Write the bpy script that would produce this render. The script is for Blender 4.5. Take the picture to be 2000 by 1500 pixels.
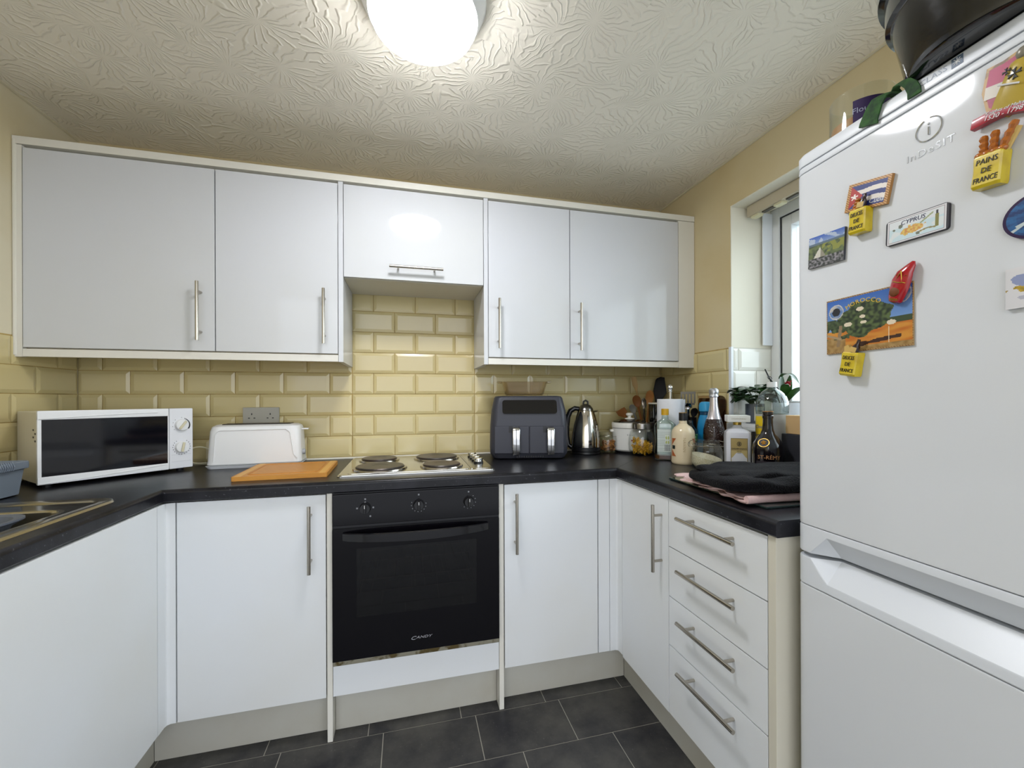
import bpy, bmesh, math, random
from mathutils import Vector, Matrix, noise
random.seed(7)
PI = math.pi
for o in list(bpy.data.objects): bpy.data.objects.remove(o)
SC = bpy.context.scene; COL = SC.collection

# ------------------------------------------------------------------ camera, world, light, exposure
YAW, ROLL = 0.24572, -0.003526
cam_d = bpy.data.cameras.new('camera'); cam = bpy.data.objects.new('camera', cam_d); COL.objects.link(cam)
f_ = Vector((math.sin(YAW), math.cos(YAW), 0)); r_ = Vector((math.cos(YAW), -math.sin(YAW), 0)); u_ = Vector((0, 0, 1))
rr = (r_ + u_ * ROLL).normalized(); uu = rr.cross(f_).normalized()
cam.matrix_world = Matrix(((rr.x, uu.x, -f_.x, 0), (rr.y, uu.y, -f_.y, 0), (rr.z, uu.z, -f_.z, 1.2), (0, 0, 0, 1)))
cam_d.sensor_width = 36; cam_d.lens = 808.7 / 2000 * 36; cam_d.shift_y = 28.07 / 2000
cam_d.clip_start = 0.02
SC.camera = cam
SC.view_settings.view_transform = 'Standard'; SC.view_settings.look = 'None'
SC.view_settings.exposure = 1.12; SC.view_settings.gamma = 1.0; SC.view_settings.use_curve_mapping = False
W = bpy.data.worlds.new('world'); SC.world = W; W.use_nodes = True
bgn = W.node_tree.nodes['Background']; bgn.inputs[0].default_value = (0.88, 0.925, 1.0, 1)
_N = W.node_tree.nodes.new; _L = W.node_tree.links.new          # overcast daylight: bright on the window side (+x), dimmer in the room behind
_tc = _N('ShaderNodeTexCoord'); _sp = _N('ShaderNodeSeparateXYZ'); _L(_tc.outputs['Generated'], _sp.inputs[0])
_mr = _N('ShaderNodeMapRange'); _mr.inputs[1].default_value = .45; _mr.inputs[2].default_value = .85; _mr.inputs[3].default_value = 1.12; _mr.inputs[4].default_value = 3.2
_mz = _N('ShaderNodeMapRange'); _mz.inputs[1].default_value = -.12; _mz.inputs[2].default_value = .10; _mz.inputs[3].default_value = .5; _mz.inputs[4].default_value = 1.35   # ground / floors outside are darker than the sky
_mm = _N('ShaderNodeMath'); _mm.operation = 'MULTIPLY'; _L(_sp.outputs[2], _mz.inputs[0]); _L(_mz.outputs[0], _mm.inputs[1])
_L(_sp.outputs[0], _mr.inputs[0]); _L(_mr.outputs[0], _mm.inputs[0]); _L(_mm.outputs[0], bgn.inputs[1])
LAMP_E = 31.0; LAMP_C = '#f8faff'      # emission of the ceiling light's diffuser

# ------------------------------------------------------------------ colours and materials
def lin(h):
    h = h.lstrip('#'); v = [int(h[i:i+2], 16)/255 for i in (0, 2, 4)]
    return tuple(x/12.92 if x <= .04045 else ((x+.055)/1.055)**2.4 for x in v)
MATS = {}
def mat(name, col='#ffffff', rough=.5, metal=0, coat=0, spec=.5, trans=0, ior=1.45, emit=None, es=0, bump=None, mottle=None, sheen=0):
    if name in MATS: return MATS[name]
    m = bpy.data.materials.new(name); m.use_nodes = True; nt = m.node_tree; b = nt.nodes['Principled BSDF']
    c = (*lin(col), 1) if isinstance(col, str) else (*col, 1)
    b.inputs['Base Color'].default_value = c; b.inputs['Roughness'].default_value = rough; b.inputs['Metallic'].default_value = metal
    b.inputs['Coat Weight'].default_value = coat; b.inputs['Coat Roughness'].default_value = .06
    b.inputs['Specular IOR Level'].default_value = spec; b.inputs['Transmission Weight'].default_value = trans; b.inputs['IOR'].default_value = ior
    b.inputs['Sheen Weight'].default_value = sheen
    if emit: b.inputs['Emission Color'].default_value = (*lin(emit), 1); b.inputs['Emission Strength'].default_value = es
    N = nt.nodes.new; L = nt.links.new
    if bump or mottle: tc = N('ShaderNodeTexCoord')
    if bump:
        sc, st, di = bump; n = N('ShaderNodeTexNoise'); n.inputs['Scale'].default_value = sc; n.inputs['Detail'].default_value = 4
        L(tc.outputs['Object'], n.inputs['Vector']); bp = N('ShaderNodeBump'); bp.inputs['Strength'].default_value = st; bp.inputs['Distance'].default_value = di
        L(n.outputs[0], bp.inputs['Height']); L(bp.outputs[0], b.inputs['Normal'])
    if mottle:
        sc, col2, lo, hi = mottle; n = N('ShaderNodeTexNoise'); n.inputs['Scale'].default_value = sc; n.inputs['Detail'].default_value = 6
        L(tc.outputs['Object'], n.inputs['Vector']); mr = N('ShaderNodeMapRange'); mr.inputs[1].default_value = lo; mr.inputs[2].default_value = hi
        L(n.outputs[0], mr.inputs[0]); mx = N('ShaderNodeMix'); mx.data_type = 'RGBA'; mx.inputs[6].default_value = c; mx.inputs[7].default_value = (*lin(col2), 1)
        L(mr.outputs[0], mx.inputs[0]); L(mx.outputs[2], b.inputs['Base Color'])
    MATS[name] = m; return m
def thin_glass(name, tint='#fafcfb', rough=.0, density=.0):
    """clear thin-walled glass: see-through with a fresnel reflection"""
    if name in MATS: return MATS[name]
    m = bpy.data.materials.new(name); m.use_nodes = True; nt = m.node_tree; nt.nodes.clear(); N = nt.nodes.new; L = nt.links.new
    out = N('ShaderNodeOutputMaterial'); t = N('ShaderNodeBsdfTransparent'); g = N('ShaderNodeBsdfGlossy'); fr = N('ShaderNodeLayerWeight'); pw = N('ShaderNodeMath'); mx = N('ShaderNodeMixShader')
    t.inputs[0].default_value = (*lin(tint), 1); g.inputs['Roughness'].default_value = .03; fr.inputs[0].default_value = .5; pw.operation = 'POWER'; pw.inputs[1].default_value = 4
    ma = N('ShaderNodeMath'); ma.operation = 'MULTIPLY_ADD'; ma.inputs[1].default_value = .85; ma.inputs[2].default_value = .05+density
    L(fr.outputs['Facing'], pw.inputs[0]); L(pw.outputs[0], ma.inputs[0]); L(ma.outputs[0], mx.inputs[0]); L(t.outputs[0], mx.inputs[1]); L(g.outputs[0], mx.inputs[2]); L(mx.outputs[0], out.inputs[0])
    MATS[name] = m; return m
def vc_mat(name='printed_picture', rough=.35):
    if name in MATS: return MATS[name]
    m = bpy.data.materials.new(name); m.use_nodes = True; b = m.node_tree.nodes['Principled BSDF']; a = m.node_tree.nodes.new('ShaderNodeAttribute')
    a.attribute_name = 'ink'; m.node_tree.links.new(a.outputs['Color'], b.inputs['Base Color']); b.inputs['Roughness'].default_value = rough
    MATS[name] = m; return m

wall_paint = mat('wall_paint', '#cfc09a', .75, spec=.25, bump=(60, .12, .002), mottle=(2.2, '#c6b284', .45, .75))
reveal_paint = mat('reveal_paint', '#e4dfce', .6, spec=.3)
gloss = mat('gloss_white', '#cdcfd3', .55, spec=.1, coat=.6, mottle=(1.3, '#c9cac8', .4, .8))
satin = mat('satin_white', '#dcdfe2', .38, spec=.4, mottle=(1.5, '#d6d6d2', .4, .8))
cream_edge = mat('cream_white', '#cfcaba', .45)
pelm = mat('pelmet_white', '#dddad0', .3)
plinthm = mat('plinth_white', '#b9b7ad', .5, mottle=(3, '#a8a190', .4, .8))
steel = mat('brushed_steel', '#b3ada2', .2, metal=1)
chrome = mat('chrome', '#dcdcdc', .08, metal=1)
steel_hob = mat('hob_steel', '#c9c8c4', .22, metal=1, bump=(90, .05, .001))
blackp = mat('black_plastic', '#131315', .35)
blackgloss = mat('black_gloss', '#060609', .08, coat=.3)
whitep = mat('white_plastic', '#dedfdf', .28)
ink_dark = mat('dark_ink', '#1d1c20', .5)
ink_grey = mat('grey_ink', '#7a7c80', .5)
ink_white = mat('white_ink', '#dcdcdc', .5)
gold = mat('gold_ink', '#b58a3a', .35, metal=.6)
glass = thin_glass('clear_glass')

def worktop_mat():
    m = mat('worktop_laminate', '#17171b', .32, spec=.38); nt = m.node_tree; b = nt.nodes['Principled BSDF']; N = nt.nodes.new; L = nt.links.new
    tc = N('ShaderNodeTexCoord'); n1 = N('ShaderNodeTexNoise'); n1.inputs['Scale'].default_value = 14; n1.inputs['Detail'].default_value = 8
    v = N('ShaderNodeTexNoise'); v.inputs['Scale'].default_value = 130; v.inputs['Detail'].default_value = 3
    L(tc.outputs['Object'], n1.inputs['Vector']); L(tc.outputs['Object'], v.inputs['Vector'])
    r1 = N('ShaderNodeValToRGB'); r1.color_ramp.elements[0].position = .38; r1.color_ramp.elements[0].color = (*lin('#0d0d11'), 1)
    r1.color_ramp.elements[1].position = .72; r1.color_ramp.elements[1].color = (*lin('#202026'), 1); L(n1.outputs[0], r1.inputs[0])
    r2 = N('ShaderNodeValToRGB'); r2.color_ramp.elements[0].position = .66; r2.color_ramp.elements[1].position = .76; L(v.outputs[0], r2.inputs[0])
    mx = N('ShaderNodeMix'); mx.data_type = 'RGBA'; mx.inputs[7].default_value = (*lin('#55555c'), 1); L(r2.outputs[0], mx.inputs[0]); L(r1.outputs[0], mx.inputs[6]); L(mx.outputs[2], b.inputs['Base Color'])
    bp = N('ShaderNodeBump'); bp.inputs['Strength'].default_value = .12; bp.inputs['Distance'].default_value = .001; L(v.outputs[0], bp.inputs['Height']); L(bp.outputs[0], b.inputs['Normal'])
    return m
wt_mat = worktop_mat()
def floor_tile_mat():
    m = mat('slate_floor_tile', '#2c2c31', .42); nt = m.node_tree; b = nt.nodes['Principled BSDF']; N = nt.nodes.new; L = nt.links.new
    tc = N('ShaderNodeTexCoord'); n1 = N('ShaderNodeTexNoise'); n1.inputs['Scale'].default_value = 5; n1.inputs['Detail'].default_value = 10; n1.inputs['Roughness'].default_value = .65
    n2 = N('ShaderNodeTexNoise'); n2.inputs['Scale'].default_value = 160; n2.inputs['Detail'].default_value = 2
    for n in (n1, n2): L(tc.outputs['Object'], n.inputs['Vector'])
    r1 = N('ShaderNodeValToRGB'); r1.color_ramp.elements[0].position = .35; r1.color_ramp.elements[0].color = (*lin('#232328'), 1)
    r1.color_ramp.elements[1].position = .75; r1.color_ramp.elements[1].color = (*lin('#56544f'), 1); L(n1.outputs[0], r1.inputs[0])
    r2 = N('ShaderNodeValToRGB'); r2.color_ramp.elements[0].position = .68; r2.color_ramp.elements[1].position = .8; L(n2.outputs[0], r2.inputs[0])
    mx = N('ShaderNodeMix'); mx.data_type = 'RGBA'; mx.inputs[7].default_value = (*lin('#6d6a66'), 1); L(r2.outputs[0], mx.inputs[0]); L(r1.outputs[0], mx.inputs[6]); L(mx.outputs[2], b.inputs['Base Color'])
    bp = N('ShaderNodeBump'); bp.inputs['Strength'].default_value = .25; bp.inputs['Distance'].default_value = .002; L(n1.outputs[0], bp.inputs['Height']); L(bp.outputs[0], b.inputs['Normal'])
    return m
def ceiling_mat():
    m = mat('artex_ceiling', '#efe8d8', .7, spec=.2); nt = m.node_tree; b = nt.nodes['Principled BSDF']; N = nt.nodes.new; L = nt.links.new
    tc = N('ShaderNodeTexCoord'); nz = N('ShaderNodeTexNoise'); nz.inputs['Scale'].default_value = 5; nz.inputs['Detail'].default_value = 3
    L(tc.outputs['Object'], nz.inputs['Vector'])
    sub = N('ShaderNodeVectorMath'); sub.operation = 'SUBTRACT'; sub.inputs[1].default_value = (.5, .5, .5); L(nz.outputs['Color'], sub.inputs[0])
    sc = N('ShaderNodeVectorMath'); sc.operation = 'SCALE'; sc.inputs['Scale'].default_value = .16; L(sub.outputs[0], sc.inputs[0])
    ad = N('ShaderNodeVectorMath'); ad.operation = 'ADD'; L(tc.outputs['Object'], ad.inputs[0]); L(sc.outputs[0], ad.inputs[1])
    def fans(scale, freq, off):
        o = N('ShaderNodeVectorMath'); o.operation = 'ADD'; o.inputs[1].default_value = off; L(ad.outputs[0], o.inputs[0])
        v = N('ShaderNodeTexVoronoi'); v.voronoi_dimensions = '2D'; v.inputs['Scale'].default_value = scale; L(o.outputs[0], v.inputs['Vector'])
        d = N('ShaderNodeVectorMath'); d.operation = 'SUBTRACT'; L(o.outputs[0], d.inputs[0]); L(v.outputs['Position'], d.inputs[1])
        s = N('ShaderNodeSeparateXYZ'); L(d.outputs[0], s.inputs[0]); a = N('ShaderNodeMath'); a.operation = 'ARCTAN2'; L(s.outputs[1], a.inputs[0]); L(s.outputs[0], a.inputs[1])
        mu = N('ShaderNodeMath'); mu.operation = 'MULTIPLY'; mu.inputs[1].default_value = freq; L(a.outputs[0], mu.inputs[0])
        nn = N('ShaderNodeTexNoise'); nn.inputs['Scale'].default_value = 14; L(o.outputs[0], nn.inputs['Vector'])
        m2 = N('ShaderNodeMath'); m2.operation = 'MULTIPLY_ADD'; m2.inputs[1].default_value = 9; L(nn.outputs[0], m2.inputs[0]); L(mu.outputs[0], m2.inputs[2])
        si = N('ShaderNodeMath'); si.operation = 'SINE'; L(m2.outputs[0], si.inputs[0])
        mr = N('ShaderNodeMapRange'); mr.inputs[1].default_value = .15; mr.inputs[2].default_value = 1; L(si.outputs[0], mr.inputs[0])
        pw = N('ShaderNodeMath'); pw.operation = 'POWER'; pw.inputs[1].default_value = 2.4; L(mr.outputs[0], pw.inputs[0])
        dm = N('ShaderNodeMapRange'); dm.inputs[1].default_value = .04; dm.inputs[2].default_value = .35; L(v.outputs['Distance'], dm.inputs[0])
        p = N('ShaderNodeMath'); p.operation = 'MULTIPLY'; L(pw.outputs[0], p.inputs[0]); L(dm.outputs[0], p.inputs[1]); return p
    a1 = fans(5.6, 26, (0, 0, 0)); a2 = fans(7.0, 20, (3.3, 1.7, 0))
    ms = N('ShaderNodeTexNoise'); ms.inputs['Scale'].default_value = 4.5; ms.inputs['Detail'].default_value = 2; L(tc.outputs['Object'], ms.inputs['Vector'])
    mm = N('ShaderNodeMapRange'); mm.inputs[1].default_value = .46; mm.inputs[2].default_value = .54; L(ms.outputs[0], mm.inputs[0])
    mx = N('ShaderNodeMix'); L(mm.outputs[0], mx.inputs[0]); L(a1.outputs[0], mx.inputs[2]); L(a2.outputs[0], mx.inputs[3])
    bp = N('ShaderNodeBump'); bp.inputs['Strength'].default_value = .75; bp.inputs['Distance'].default_value = .003; L(mx.outputs[0], bp.inputs['Height']); L(bp.outputs[0], b.inputs['Normal'])
    return m

# ------------------------------------------------------------------ mesh helpers
def BM(): return bmesh.new()
def box(bm, x0, x1, y0, y1, z0, z1, bev=0, seg=2):
    t = BM(); bmesh.ops.create_cube(t, size=1)
    for v in t.verts: v.co = Vector(((x0+x1)/2+v.co.x*(x1-x0), (y0+y1)/2+v.co.y*(y1-y0), (z0+z1)/2+v.co.z*(z1-z0)))
    if bev: bmesh.ops.bevel(t, geom=t.edges[:], offset=bev, segments=seg, profile=.5, affect='EDGES', clamp_overlap=True)
    merge(bm, t); return bm
def merge(bm, t, M=None):
    if M is not None: bmesh.ops.transform(t, matrix=M, verts=t.verts)
    me = bpy.data.meshes.new('t'); t.to_mesh(me); t.free(); bm.from_mesh(me); bpy.data.meshes.remove(me)
def lathe(bm, prof, cx=0, cy=0, seg=32, z0=0, sx=1, sy=1):
    """prof: (radius, z) from bottom to top; radius 0 closes"""
    rings = []
    for r, z in prof:
        if r < 1e-6: rings.append([bm.verts.new((cx, cy, z0+z))])
        else: rings.append([bm.verts.new((cx+r*sx*math.cos(2*PI*i/seg), cy+r*sy*math.sin(2*PI*i/seg), z0+z)) for i in range(seg)])
    for a, b in zip(rings, rings[1:]):
        if len(a) == 1 and len(b) == 1: continue
        for i in range(seg):
            j = (i+1) % seg
            if len(a) == 1: bm.faces.new((a[0], b[j], b[i]))
            elif len(b) == 1: bm.faces.new((a[i], a[j], b[0]))
            else: bm.faces.new((a[i], a[j], b[j], b[i]))
    return bm
def tube(bm, pts, r, seg=12, cap=True):
    pts = [Vector(p) for p in pts]; R = r if isinstance(r, (list, tuple)) else [r]*len(pts); rings = []; prev = None
    for k, p in enumerate(pts):
        d = (pts[min(k+1, len(pts)-1)] - pts[max(k-1, 0)]).normalized()
        ref = prev if prev is not None else (Vector((0, 0, 1)) if abs(d.z) < .9 else Vector((1, 0, 0)))
        a = (ref - d*ref.dot(d)).normalized(); prev = a; b = d.cross(a)
        rings.append([bm.verts.new(p + (a*math.cos(2*PI*i/seg) + b*math.sin(2*PI*i/seg))*R[k]) for i in range(seg)])
    for A, B in zip(rings, rings[1:]):
        for i in range(seg): j = (i+1) % seg; bm.faces.new((A[i], A[j], B[j], B[i]))
    if cap: bm.faces.new(rings[0][::-1]); bm.faces.new(rings[-1])
    return bm
def prism(bm, poly, z0, z1, axis='z'):
    """extrude a 2D outline; axis z: (x,y); axis y: (x,z) extruded along y; axis x: (y,z) extruded along x"""
    def P(a, b, h): return {'z': (a, b, h), 'y': (a, h, b), 'x': (h, a, b)}[axis]
    lo = [bm.verts.new(P(a, b, z0)) for a, b in poly]; hi = [bm.verts.new(P(a, b, z1)) for a, b in poly]; n = len(poly)
    bm.faces.new(lo); bm.faces.new(hi[::-1])
    for i in range(n): j = (i+1) % n; bm.faces.new((lo[j], lo[i], hi[i], hi[j]))
    return bm
def rrect(x0, x1, y0, y1, r, n=5):
    out = []
    for cx, cy, a in ((x1-r, y0+r, -PI/2), (x1-r, y1-r, 0), (x0+r, y1-r, PI/2), (x0+r, y0+r, PI)):
        for k in range(n+1): t = a+PI/2*k/n; out.append((cx+r*math.cos(t), cy+r*math.sin(t)))
    return out
def loft(bm, rings, closed=True, caps=True):
    V = [[bm.verts.new(p) for p in r] for r in rings]; n = len(V[0])
    for A, B in zip(V, V[1:]):
        for i in range(n if closed else n-1): j = (i+1) % n; bm.faces.new((A[i], A[j], B[j], B[i]))
    if caps and closed: bm.faces.new(V[0][::-1]); bm.faces.new(V[-1])
    return bm
def sphere(bm, c, r, sx=1, sy=1, sz=1, n=12, M=None):
    t = BM(); bmesh.ops.create_uvsphere(t, u_segments=n*2, v_segments=n, radius=r)
    for v in t.verts: v.co = Vector((v.co.x*sx, v.co.y*sy, v.co.z*sz))
    if M is not None: bmesh.ops.transform(t, matrix=M, verts=t.verts)
    for v in t.verts: v.co += Vector(c)
    merge(bm, t); return bm
def part(name, bm, m, parent=None, world=False, smooth=True, angle=.6, label=None, fixn=True):
    if fixn: bmesh.ops.recalc_face_normals(bm, faces=bm.faces)
    if parent is not None and world:
        L = parent
        off = Vector((0, 0, 0))
        while L is not None: off += L.location; L = L.parent
        for v in bm.verts: v.co -= off
    me = bpy.data.meshes.new(name); bm.to_mesh(me); bm.free()
    for q in (m if isinstance(m, (list, tuple)) else [m]): me.materials.append(q)
    if smooth:
        for p in me.polygons: p.use_smooth = True
        me.set_sharp_from_angle(angle=angle)
    o = bpy.data.objects.new(name, me); COL.objects.link(o)
    if smooth: wn = o.modifiers.new('weighted_normal', 'WEIGHTED_NORMAL'); wn.keep_sharp = True; wn.weight = 80
    if parent is not None: o.parent = parent
    if label: o['label'] = label
    return o
def thing(name, label, cat, loc=(0, 0, 0), rz=0, group=None):
    o = bpy.data.objects.new(name, None); o.empty_display_size = .02; COL.objects.link(o); o.location = loc; o.rotation_euler = (0, 0, rz)
    o['label'] = label; o['category'] = cat
    if group: o['group'] = group
    return o
def tag(o, label, cat, group=None):
    o['label'] = label; o['category'] = cat
    if group: o['group'] = group
    return o
def struct(o): o['kind'] = 'structure'; return o
def text_bm(s, size, extrude=.0003, align='CENTER', shear=0, spacing=1):
    cu = bpy.data.curves.new('t', 'FONT'); cu.body = s; cu.size = size; cu.extrude = extrude; cu.align_x = align; cu.align_y = 'CENTER'; cu.resolution_u = 2
    cu.shear = shear; cu.space_character = spacing
    o = bpy.data.objects.new('t', cu); COL.objects.link(o); bpy.context.view_layer.update()
    me = bpy.data.meshes.new_from_object(o.evaluated_get(bpy.context.evaluated_depsgraph_get()))
    bm = BM(); bm.from_mesh(me); bpy.data.objects.remove(o); bpy.data.curves.remove(cu); bpy.data.meshes.remove(me)
    return bm                      # in x (right), y (up), z (towards reader)
def text_flat(s, size, x, y, z, parent, m, name='lettering', rot=0, extrude=.0003, sx=1, **k):
    """writing facing local -Y at (x, y, z), x to the right, z up"""
    bm = text_bm(s, size, extrude, **k)
    R = Matrix.Rotation(rot, 3, 'Z')
    for v in bm.verts:
        q = R @ Vector((v.co.x*sx, v.co.y, 0)); v.co = Vector((x+q.x, y-v.co.z, z+q.y))
    return part(name, bm, m, parent, smooth=False, fixn=False)
def text_round(s, size, r, ang, z, parent, m, name='lettering', **k):
    """writing wrapped on an upright cylinder of radius r, centred at angle ang (0 = local -Y)"""
    bm = text_bm(s, size, .0002, **k)
    for v in bm.verts:
        t = v.co.x/r + ang; q = r + .0004 + v.co.z; v.co = Vector((q*math.sin(t), -q*math.cos(t), z+v.co.y))
    return part(name, bm, m, parent, smooth=False, fixn=False)
def label_round(r, a0, a1, z0, z1, seg=16, th=.0006):
    bm = BM(); P = []
    for i in range(seg+1):
        t = a0+(a1-a0)*i/seg
        P.append([((r+q)*math.sin(t), -(r+q)*math.cos(t), z) for q, z in ((0, z0), (th, z0), (th, z1), (0, z1))])
    return loft(bm, P)
def picture(name, w, h, fn, parent, y=-.0, res=(60, 40), thick=.002, m=None, edge=None, x=0, z=0, edge_col='#e8e4da'):
    """a printed card in local x/z facing -Y, painted face by face by fn(u, v)"""
    nx, nz = res; bm = BM(); lay = bm.loops.layers.float_color.new('ink')
    g = [[bm.verts.new((x+(i/nx-.5)*w, y-thick, z+(j/nz-.5)*h)) for i in range(nx+1)] for j in range(nz+1)]
    for j in range(nz):
        for i in range(nx):
            f = bm.faces.new((g[j][i], g[j][i+1], g[j+1][i+1], g[j+1][i])); c = fn((i+.5)/nx, (j+.5)/nz)
            for l in f.loops: l[lay] = (*c, 1)
    rim = [g[0][i] for i in range(nx+1)] + [g[j][nx] for j in range(1, nz+1)] + [g[nz][i] for i in range(nx-1, -1, -1)] + [g[j][0] for j in range(nz-1, 0, -1)]
    bk = [bm.verts.new((v.co.x, y, v.co.z)) for v in rim]; n = len(rim)
    ec = lin(edge_col)
    for i in range(n):
        f = bm.faces.new((rim[i], bk[i], bk[(i+1) % n], rim[(i+1) % n]))
        for l in f.loops: l[lay] = (*ec, 1)
    f = bm.faces.new(bk[::-1])
    for l in f.loops: l[lay] = (*ec, 1)
    return part(name, bm, m or vc_mat(), parent, smooth=False, fixn=False)

# ------------------------------------------------------------------ room shell
XL, XR, YB, ZC, YF = -1.35, 1.435, 2.14, 2.295, -1.3
WY0, WY1, WZ0, WZ1, XW = 0.10, 1.597, 1.075, 2.077, 1.655      # window opening
TZ = 1.43
def tiles(name, parent, a0, a1, z0, z1, mp, off, flip=False, m=None, nrm=1):
    """bevelled metro tiles on a wall; mp(a, z, d) maps along / up / out of the wall"""
    bm = BM(); pz, px = .1012, .2
    def quad(p, mi):
        f = bm.faces.new([bm.verts.new(q) for q in p]); f.material_index = mi
    quad([mp(a0, z0, 0.001), mp(a1, z0, 0.001), mp(a1, z1, 0.001), mp(a0, z1, 0.001)], 1)
    r = math.floor((z0-.92)/pz)
    while .92+r*pz < z1-.004:
        b, t = max(.92+r*pz, z0)+.0011, min(.92+(r+1)*pz, z1)-.0011; o = off + (r % 2)*px/2
        k = math.floor((a0-o)/px)
        while o+k*px < a1-.004:
            l, rt = max(o+k*px, a0)+.0011, min(o+(k+1)*px, a1)-.0011; k += 1
            if rt-l < .006 or t-b < .006: continue
            lv = []
            for ins, d in ((0, .001), (.0003, .0035), (.013, .0068), (.0145, .007)):
                ix, iz = min(ins, (rt-l)*.45), min(ins, (t-b)*.45)
                lv.append([bm.verts.new(mp(*p, d)) for p in ((l+ix, b+iz), (rt-ix, b+iz), (rt-ix, t-iz), (l+ix, t-iz))])
            for A, B in zip(lv, lv[1:]):
                for i in range(4): j = (i+1) % 4; bm.faces.new((A[i], A[j], B[j], B[i]))
            bm.faces.new(lv[-1])
        r += 1
    if flip: bmesh.ops.reverse_faces(bm, faces=bm.faces)
    return part(name, bm, m or [tile_m, grout_m], parent, smooth=False, fixn=False)
tile_m = mat('cream_metro_tile', '#ccbe8e', .2, coat=.5, mottle=(1.2, '#c6b47e', .4, .7))
tile_w = mat('white_metro_tile', '#e2e0d6', .15, coat=.3)
grout_m = mat('old_grout', '#b59b5c', .8, mottle=(12, '#8f7436', .45, .65))

floor_t = floor_tile_mat()
bm = BM(); box(bm, XL-.1, XR+.1, YF, YB+.1, -.08, -.0012)
fl = struct(part('floor', bm, mat('floor_grout', '#a39f94', .7), smooth=False))
bm = BM(); rows = {0: .19, -1: -.09, -2: .042, -3: -.09, -4: .1}
for k in range(-15, 4):
    y0, y1 = 1.556+.2*k, 1.756+.2*k; o = rows.get(k, (k*.137) % .333)
    y0 = max(y0, YF)
    for i in range(-6, 6):
        l, r = max(o+i*.333, XL), min(o+(i+1)*.333, XR)
        if r-l < .01: continue
        y1c = min(y1, YB)
        if y1c-y0 < .01: continue
        prism(bm, [(l+.0015, y0+.0015), (r-.0015, y0+.0015), (r-.0015, y1c-.0015), (l+.0015, y1c-.0015)], -.0012, 0)
part('tiling', bm, floor_t, fl, smooth=False)
bm = BM(); box(bm, XL-.1, XR+.35, YF, YB+.1, ZC, ZC+.08)
struct(part('ceiling', bm, ceiling_mat(), smooth=False))
bm = BM(); box(bm, XL-.1, XR+.35, YB, YB+.1, 0, ZC)
wb = struct(part('wall_back', bm, wall_paint, smooth=False))
tiles('tiling', wb, XL, -.2625, .915, 1.50, lambda a, z, d: (a, YB-d, z), -.264)
tiles('tiling', wb, -.2625, .335, .915, 1.76, lambda a, z, d: (a, YB-d, z), -.264)
tiles('tiling', wb, .335, XR, .915, 1.50, lambda a, z, d: (a, YB-d, z), -.264)
bm = BM(); box(bm, XL-.1, XL, YF, YB, 0, ZC)
wl = struct(part('wall_left', bm, mat('wall_paint_pale', '#d6cdb2', .7, spec=.25, bump=(60, .12, .002), mottle=(2.5, '#cdbf99', .45, .7)), smooth=False))
tiles('tiling', wl, .0, YB-.008, .915, TZ, lambda a, z, d: (XL+d, a, z), .03, flip=False)
bm = BM()
for y0, y1, z0, z1 in ((YF, WY0, 0, ZC), (WY1, YB, 0, ZC), (WY0, WY1, 0, WZ0), (WY0, WY1, WZ1, ZC)): box(bm, XR, XR+.3, y0, y1, z0, z1)
wr = struct(part('wall_right', bm, wall_paint, smooth=False))
tiles('tiling', wr, WY1+.004, YB-.008, .915, TZ, lambda a, z, d: (XR-d, a, z), .02, flip=True)
tiles('tiling', wr, .78, WY1-.0, .915, WZ0-.01, lambda a, z, d: (XR-d, a, z), .02, flip=True)
# painted reveal skins and white tiles in the reveal
bm = BM(); box(bm, XR+.001, XW+.08, WY1-.004, WY1-.0002, WZ0, WZ1-.004); box(bm, XR+.001, XW+.08, WY0, WY1, WZ1-.004, WZ1-.0002)
part('reveal', bm, reveal_paint, wr, smooth=False)
tiles('reveal_tiling', wr, XR+.002, XW, WZ0, TZ, lambda a, z, d: (a, WY1-.004-d, z), XR+.035, m=[tile_w, mat('white_grout', '#cfccc0', .7)])
bm = BM(); box(bm, XR-.009, XR+.004, WY1-.012, WY1+.004, .915, TZ+.002, .002)
struct(part('trim_1', bm, mat('white_trim', '#dfe3e8', .3)))
bm = BM(); box(bm, XR-.03, XW, WY0, WY1-.005, WZ0-.02, WZ0+.012, .004)
struct(part('trim_2', bm, whitep))
# mastic bead along the back of the worktop and at the wall cabinet sides
bm = BM(); tube(bm, [(XL+.004, YB-.008, .914), (XR-.004, YB-.008, .914)], .006, 8)
struct(part('trim_3', bm, mat('mastic', '#d8d4c6', .5)))
bm = BM(); tube(bm, [(XR-.006, 1.858, 1.36), (XR-.006, 1.858, 2.12)], .006, 8); tube(bm, [(XL+.006, 1.842, 1.36), (XL+.006, 1.842, 2.12)], .006, 8)
struct(part('trim_4', bm, MATS['mastic']))
# plaster cove bead at wall / ceiling joints
bm = BM()
for a, b in (((XL+.002, YF, ZC-.002), (XL+.002, YB, ZC-.002)), ((XR-.002, YF, ZC-.002), (XR-.002, YB, ZC-.002))): tube(bm, [a, b], .006, 6)
struct(part('trim_5', bm, mat('cove_paint', '#d2c9ae', .6)))

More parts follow.
